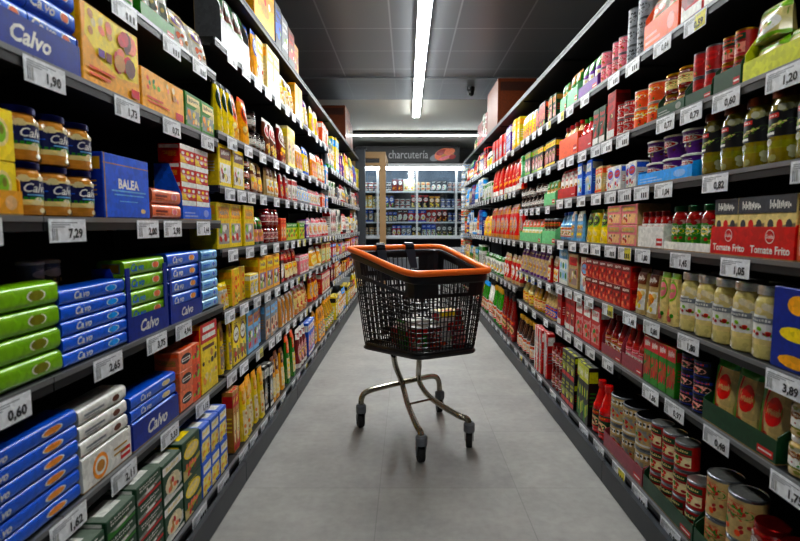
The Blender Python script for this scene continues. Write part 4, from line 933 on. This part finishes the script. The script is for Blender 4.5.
# hanging strip of white packets on the right end of the shelves
cs = link('clip_strip', None, (1.02, 8.62, .25)); tag(cs, 'narrow dark clip strip stand at the right end of the aisle', 'stand')
mb = MB(); mb.box(-.012, .0, 0, .012, .006, 2.0); mb.box(-.13, -.12, -.25, .13, .12, -.235); mb.box(-.012, 0, -.235, .012, .006, 0); link('strip', mb.mesh('strip', [M_SHELF]), parent=cs)
pkw = mk_bag(.2, .12, .07, rf, c1='w', c2='gy', c3='lb', st='A'); pky = mk_bag(.2, .12, .07, rf, c1='or_', c2='w', c3='g', st='A')
for i in range(15):
    q = pky if i in (4, 8) else pkw
    o = link('hanging_packet', q.mesh, (1.02, 8.62 - .075, .3 + i * .125), 0)
    tag(o, 'small orange packet hanging among white ones on the far clip strip' if q is pky else 'small white packet hanging on the clip strip at the right end', 'bag', 'orange packets on the clip strip' if q is pky else 'white packets on the clip strip')

# ------------------------------------------------------------------ the trolley
U = Vector((.443, -.897, 0)); Vv = Vector((.897, .443, 0)); O = Vector((.083, 2.64, 0))
def W3(u, v, h): return O + U * u + Vv * v + Vector((0, 0, h))
trolley = link('shopping_trolley', None, tuple(O)); tag(trolley, 'black plastic shopping trolley with orange rim and chrome legs in the aisle', 'shopping cart')
M_BK = plain('basket_black', lin('121318'), .35, 0, .1); M_OR = plain('rim_orange', lin('f4731c'), .4, 0, .2); M_CH = plain('chrome_tube', lin('a09a8c'), .24, 1.0)
M_CG = plain('caster_grey', lin('6c7076'), .4); M_RB = plain('wheel_rubber', lin('141416'), .6); M_DG = plain('clip_dark', lin('1c1f2a'), .35)
def cpart(name, mb, mat, smooth=True, parent=None):
    mb.v = [tuple(Vector(v) - O) for v in mb.v]
    return link(name, mb.mesh(name, [mat], smooth), parent=parent or trolley)
def loop(pts, r, ns, nc):
    """rounded closed outline through 2-D corners, ns cells per side (list), nc per corner"""
    out = []; n = len(pts); P = [Vector(p) for p in pts]
    fil = []
    for i in range(n):
        a, b, c = P[i-1], P[i], P[(i+1) % n]
        d1 = (a - b).normalized(); d2 = (c - b).normalized()
        fil.append((b + d1 * r, b, b + d2 * r))
    for i in range(n):
        s, m, e = fil[i]
        for k in range(nc):
            t = k / nc; out.append(s * (1-t)**2 + m * 2*t*(1-t) + e * t*t)
        s2 = fil[(i+1) % n][0]
        for k in range(ns[i]): out.append(e.lerp(s2, k / ns[i]))
    return out
NS = [20, 12, 20, 15]; NC = 3
# corners: rear-left, front-left, front-right, rear-right
topq = [(-.31, -.300), (.345, -.215), (.345, .185), (-.30, .262)]
botq = [(-.262, -.242), (.275, -.165), (.275, .16), (-.24, .215)]
TL = loop(topq, .07, NS, NC); BL = loop(botq, .055, NS, NC); N = len(TL)
def hr(u):
    t = max(0, min(1, (u + .325) / .677)); t = .45 * t + .55 * (t * t * (3 - 2 * t))
    return 1.02 - .09 * t     # rim height along the trolley
def hb(u): return .497 + .10 * u      # floor height
def BP(i, k):
    t, b = TL[i % N], BL[i % N]
    kk = k ** .9
    p = b.lerp(t, kk)
    return W3(p.x, p.y, hb(b.x) + (hr(t.x) - .02 - hb(b.x)) * k)
mb = MB()
rows = [0, .05] + [.05 + .70 * (i + 1) / 11 for i in range(11)] + [.79, .93, .95, 1.0]
# side starts: column index ranges for each side
st_ = []; c0 = 0
for i in range(4): st_.append((c0 + NC, c0 + NC + NS[i])); c0 += NC + NS[i]
for j in range(len(rows) - 1):
    for i in range(N):
        q = [BP(i, rows[j]), BP(i + 1, rows[j]), BP(i + 1, rows[j+1]), BP(i, rows[j+1])]
        lattice = 1 <= j <= 11
        slot = j == 13 and any(a + 2 <= i < b - 1 and (i - a) % 10 not in (0,) for a, b in st_)
        if lattice or slot:
            c = sum(q, Vector()) / 4; inn = []
            fx_, fz = (.80, .84) if lattice else (.84, 1.0)
            mL, mR = (q[0] + q[3]) / 2, (q[1] + q[2]) / 2
            for p, m in zip(q, (mL, mR, mR, mL)):
                v = m + (p - m) * fz
                inn.append(c + (m - c) * fx_ + (v - m) * (1.0))
            mb.add(q + inn, [(0, 1, 5, 4), (1, 2, 6, 5), (2, 3, 7, 6), (3, 0, 4, 7)], 'k')
        else: mb.add(q, [(0, 1, 2, 3)], 'k')
# floor of the basket: lattice with solid border, following the outline
cen = sum((Vector(b) for b in BL), Vector((0, 0))) / N
for ring in range(9):
    k0, k1 = 1 - ring / 9, 1 - (ring + 1) / 9
    for i in range(N):
        a_, b_ = BL[i], BL[(i+1) % N]
        q2 = [cen.lerp(a_, k0), cen.lerp(b_, k0), cen.lerp(b_, k1), cen.lerp(a_, k1)]
        if ring > 0 and ring < 8 and i % 2 == 0 and ring % 2 == 1: continue
        q = [W3(p.x, p.y, hb(p.x)) for p in q2]
        if ring == 8: mb.add(q[:3], [(0, 1, 2)], 'k')
        else: mb.add(q, [(0, 1, 2, 3)], 'k')
bk = cpart('basket', mb, M_BK, False)
bk['label'] = 'black plastic lattice basket'
# weld and give it thickness
import bmesh
bm = bmesh.new(); bm.from_mesh(bk.data); bmesh.ops.remove_doubles(bm, verts=bm.verts, dist=.0002); bmesh.ops.recalc_face_normals(bm, faces=bm.faces); bm.to_mesh(bk.data); bm.free()
so = bk.modifiers.new('thickness', 'SOLIDIFY'); so.thickness = .005; so.offset = 0
# rounded bumper edge under the basket and a collar under the rim
mb = MB(); mb.tube([W3(p.x, p.y, hb(p.x) - .002) for p in BL], .013, 8, closed=True); cpart('bottom_edge', mb, M_BK)
mb = MB(); mb.tube([W3(p.x * 1.005, p.y * 1.01, hr(p.x) - .034) for p in TL], .009, 8, closed=True, flat=2.2); cpart('collar', mb, M_BK)
rimq = [(-.325, -.312), (.352, -.235), (.352, .195), (-.325, .285)]
RL = loop(rimq, .07, [14, 10, 14, 12], 8)
mb = MB(); mb.tube([W3(p.x, p.y, hr(p.x)) for p in RL], .0165, 12, closed=True, flat=.95); cpart('rim_handle', mb, M_OR)['label'] = 'bright orange plastic rim and push handle'
# clips over the rear handle, and the folded child seat
for v in (-.11, .075):
    mb = MB(); u0 = -.325
    pts = [W3(u0 + .022 * math.cos(t) * 1.0, v, hr(u0) + .020 * math.sin(t)) for t in [math.radians(x) for x in range(-60, 241, 30)]]
    half = Vv * .026
    for a_, b_ in zip(pts[:-1], pts[1:]): mb.add([a_ - half, b_ - half, b_ + half, a_ + half], [(0, 1, 2, 3)], 'k')
    mb.add([W3(u0 + .022, v - .03, hr(u0) - .015), W3(u0 + .022, v + .03, hr(u0) - .015), W3(u0 + .075, v + .02, hr(u0) - .12), W3(u0 + .075, v - .02, hr(u0) - .12)], [(0, 1, 2, 3)], 'k')
    o = cpart('hinge_clip', mb, M_DG, False); m_ = o.modifiers.new('thickness', 'SOLIDIFY'); m_.thickness = .008
mb = MB(); nu, nv = 9, 12
def CS(i, j): # flap leaning inside the rear wall
    t = j / nu; v = -.17 + .32 * i / nv
    return W3(-.255 + .11 * t, v * (1 - .1 * (1 - t)), .88 - .33 * t)
for j in range(nu):
    for i in range(nv):
        q = [CS(i, j), CS(i+1, j), CS(i+1, j+1), CS(i, j+1)]; c = sum(q, Vector()) / 4
        if 0 < j < nu - 1: 
            inn = [c + (p - c) * .66 for p in q]
            mb.add(q + inn, [(0, 1, 5, 4), (1, 2, 6, 5), (2, 3, 7, 6), (3, 0, 4, 7)], 'k')
        else: mb.add(q, [(0, 1, 2, 3)], 'k')
o = cpart('child_seat_flap', mb, M_BK, False); m_ = o.modifiers.new('thickness', 'SOLIDIFY'); m_.thickness = .006
# chrome tubes
def smooth_path(pts, n=8):
    P = [Vector(p) for p in pts]; out = []
    for i in range(len(P) - 1):
        p0 = P[max(i-1, 0)]; p1 = P[i]; p2 = P[i+1]; p3 = P[min(i+2, len(P)-1)]
        for k in range(n):
            t = k / n
            out.append(.5 * ((2*p1) + (-p0 + p2)*t + (2*p0 - 5*p1 + 4*p2 - p3)*t*t + (-p0 + 3*p1 - 3*p2 + p3)*t**3))
    out.append(P[-1]); return out
wh = {'A': (.07, 2.33), 'B': (.32, 2.49), 'C': (-.26, 2.75), 'D': (.20, 2.98)}
tr_ = .0158
mb = MB(); mb.tube(smooth_path([(-.07, 2.56, .475), (-.062, 2.68, .38), (-.036, 2.82, .262), (-.018, 2.80, .205), (.005, 2.66, .17), (.045, 2.42, .158), (.066, 2.345, .148), (.07, 2.33, .118)]), tr_, 10); cpart('front_leg', mb, M_CH)
mb = MB(); mb.tube(smooth_path([(.067, 2.58, .475), (.066, 2.72, .37), (.068, 2.88, .262), (.085, 2.87, .205), (.14, 2.73, .178), (.26, 2.52, .168), (.31, 2.492, .155), (.32, 2.49, .118)]), tr_, 10); cpart('front_leg', mb, M_CH)
mb = MB(); mb.tube(smooth_path([(-.26, 2.75, .118), (-.256, 2.752, .175), (-.225, 2.768, .208), (-.12, 2.82, .222), (.06, 2.91, .236), (.155, 2.957, .238), (.192, 2.976, .205), (.20, 2.98, .118)]), tr_, 10); cpart('rear_arch', mb, M_CH)
mb = MB(); mb.tube([(.004, 2.66, .172), (.142, 2.73, .178)], .006, 8); cpart('cross_bar', mb, M_CH)
mb = MB(); mb.tube([(-.07, 2.55, .482), (.067, 2.57, .482)], .012, 8); cpart('under_bar', mb, M_BK)
ang = {'A': .2, 'B': -.15, 'C': .35, 'D': .1}
for k, (x, y) in wh.items():
    mb = MB(); mb.lathe([(.022, .090, 'k', 0), (.029, .094, 'k', 0), (.029, .132, 'k', 0), (.022, .142, 'k', 0)], x, y, 16)
    fo = cpart('caster', mb, M_CG)
    a_ = ang[k]; dx, dy = math.cos(a_), math.sin(a_)   # axle direction
    tx, ty = -dy, dx                                    # trailing direction, away from the camera
    mb = MB(); r = .042
    def ring(s, rr): return [(x + dx * s + tx * (.018 + rr * math.cos(t)), y + dy * s + ty * (.018 + rr * math.cos(t)), r + .0005 + rr * math.sin(t)) for t in [2 * PI * i / 20 for i in range(20)]]
    rs = [ring(-.016, r * .55), ring(-.016, r * .92), ring(-.011, r), ring(.011, r), ring(.016, r * .92), ring(.016, r * .55)]
    vs = [p for q in rs for p in q]; fs = [(i * 20 + j, i * 20 + (j+1) % 20, (i+1) * 20 + (j+1) % 20, (i+1) * 20 + j) for i in range(5) for j in range(20)] + [list(range(20)), [100 + j for j in range(20)]]
    mb.add(vs, fs, 'k'); mb.v = [tuple(Vector(v) - O) for v in mb.v]; w_ = link('wheel', mb.mesh('wheel', [M_RB], True), parent=fo)
    mb = MB()
    for s in (-.0205, .0205):
        p = [(-.012, .094), (.016, .094), (.026, .045), (.018, .030), (.008, .038)]
        vs = [(x + dx * s_ + tx * q[0], y + dy * s_ + ty * q[0], q[1]) for s_ in (s - .0018, s + .0018) for q in p]
        mb.add(vs, [(0, 1, 2, 3, 4), (5, 6, 7, 8, 9)] + [(i, (i+1) % 5, 5 + (i+1) % 5, 5 + i) for i in range(5)], 'k')
    mb.v = [tuple(Vector(v) - O) for v in mb.v]; link('fork', mb.mesh('fork', [M_CG]), parent=fo)
# goods lying in the trolley
cr = math.atan2(U.y, U.x) + PI/2
def incart(pk, u, v, label, rz=0.0, dz=0.0):
    p = W3(u, v, hb(u) + .007 + dz); o = link(pk.name, pk.mesh, tuple(p), cr + rz); tag(o, label, pk.cat)
    for cn, cm in pk.kids: link(cn, cm, parent=o)
rc = random.Random(5)
incart(mk_box(.15, .145, .09, rc, c1='g', c2='w', c3='r', st='N', cut=lambda a: (a.rect(0, .66, 1, 1, 'w'), a.rect(0, .45, 1, .66, 'r'), food(a, .05, .05, .95, .42, 'veg', rc, 9)), top='w'), .06, -.06, 'carton with white top, red band and green front lying in the trolley')
incart(mk_box(.118, .19, .08, rc, c1='w', c2='r', c3='Y', st='N', cut=lambda a: (a.rect(0, .82, 1, 1, 'YL'), a.ell(.6, .55, .25, .14, 'r'), food(a, .05, .05, .95, .38, 'veg', rc, 9)), top='cr'), .14, .083, 'white and yellow carton with red oval standing in the trolley')
incart(mk_can(.075, .12, 0, rc, c1='dr', c2='r', c3='w', st='B'), .205, -.02, 'dark red can in the trolley near its front')
incart(mk_can(.075, .12, 0, rc, c1='tom', c2='dr', c3='g', st='A'), .16, -.105, 'tomato red can by the near left side of the trolley')
incart(mk_bottle(.07, .2, 0, rc, c1='dr', cap='dr', lab='mv', c2='w', c3='r'), .235, .10, 'dark red bottle in the front right corner of the trolley')
incart(mk_box(.13, .10, .09, rc, c1='dr', c2='r', c3='g', st='A', fd='dark'), -.04, -.06, 'maroon carton at the rear left of the trolley')
incart(mk_jar(.08, .13, 0, rc, body='ol', lid='lid', lab='cr', c2='g', c3='r'), -.02, .09, 'green jar at the rear right of the trolley')

# ------------------------------------------------------------------ camera, world, view
cd = bpy.data.cameras.new('camera'); cam = bpy.data.objects.new('camera', cd); COL.objects.link(cam); S.camera = cam
cd.sensor_width = 36; cd.lens = 36 * FP / 800
yaw = 0.0; cd.shift_x = -(VX - 400) / 800; pitch = math.atan((270.5 - 225) / FP)
cam.location = (0, 0, 1.15)
cam.rotation_euler = (PI/2 - pitch, 0, yaw)
cd.clip_start = .01
cd.dof.use_dof = True; cd.dof.focus_distance = 3.0; cd.dof.aperture_fstop = 4.0
w = bpy.data.worlds.new('world'); S.world = w; w.use_nodes = True
w.node_tree.nodes['Background'].inputs[0].default_value = (.6, .7, .8, 1); w.node_tree.nodes['Background'].inputs[1].default_value = .02
S.view_settings.view_transform = 'Standard'; S.view_settings.look = 'Medium High Contrast'; S.view_settings.exposure = 0.3
S.cycles.max_bounces = 8; S.cycles.diffuse_bounces = 3; S.cycles.glossy_bounces = 3; S.cycles.use_denoising = True
print('OBJ', len(S.objects))
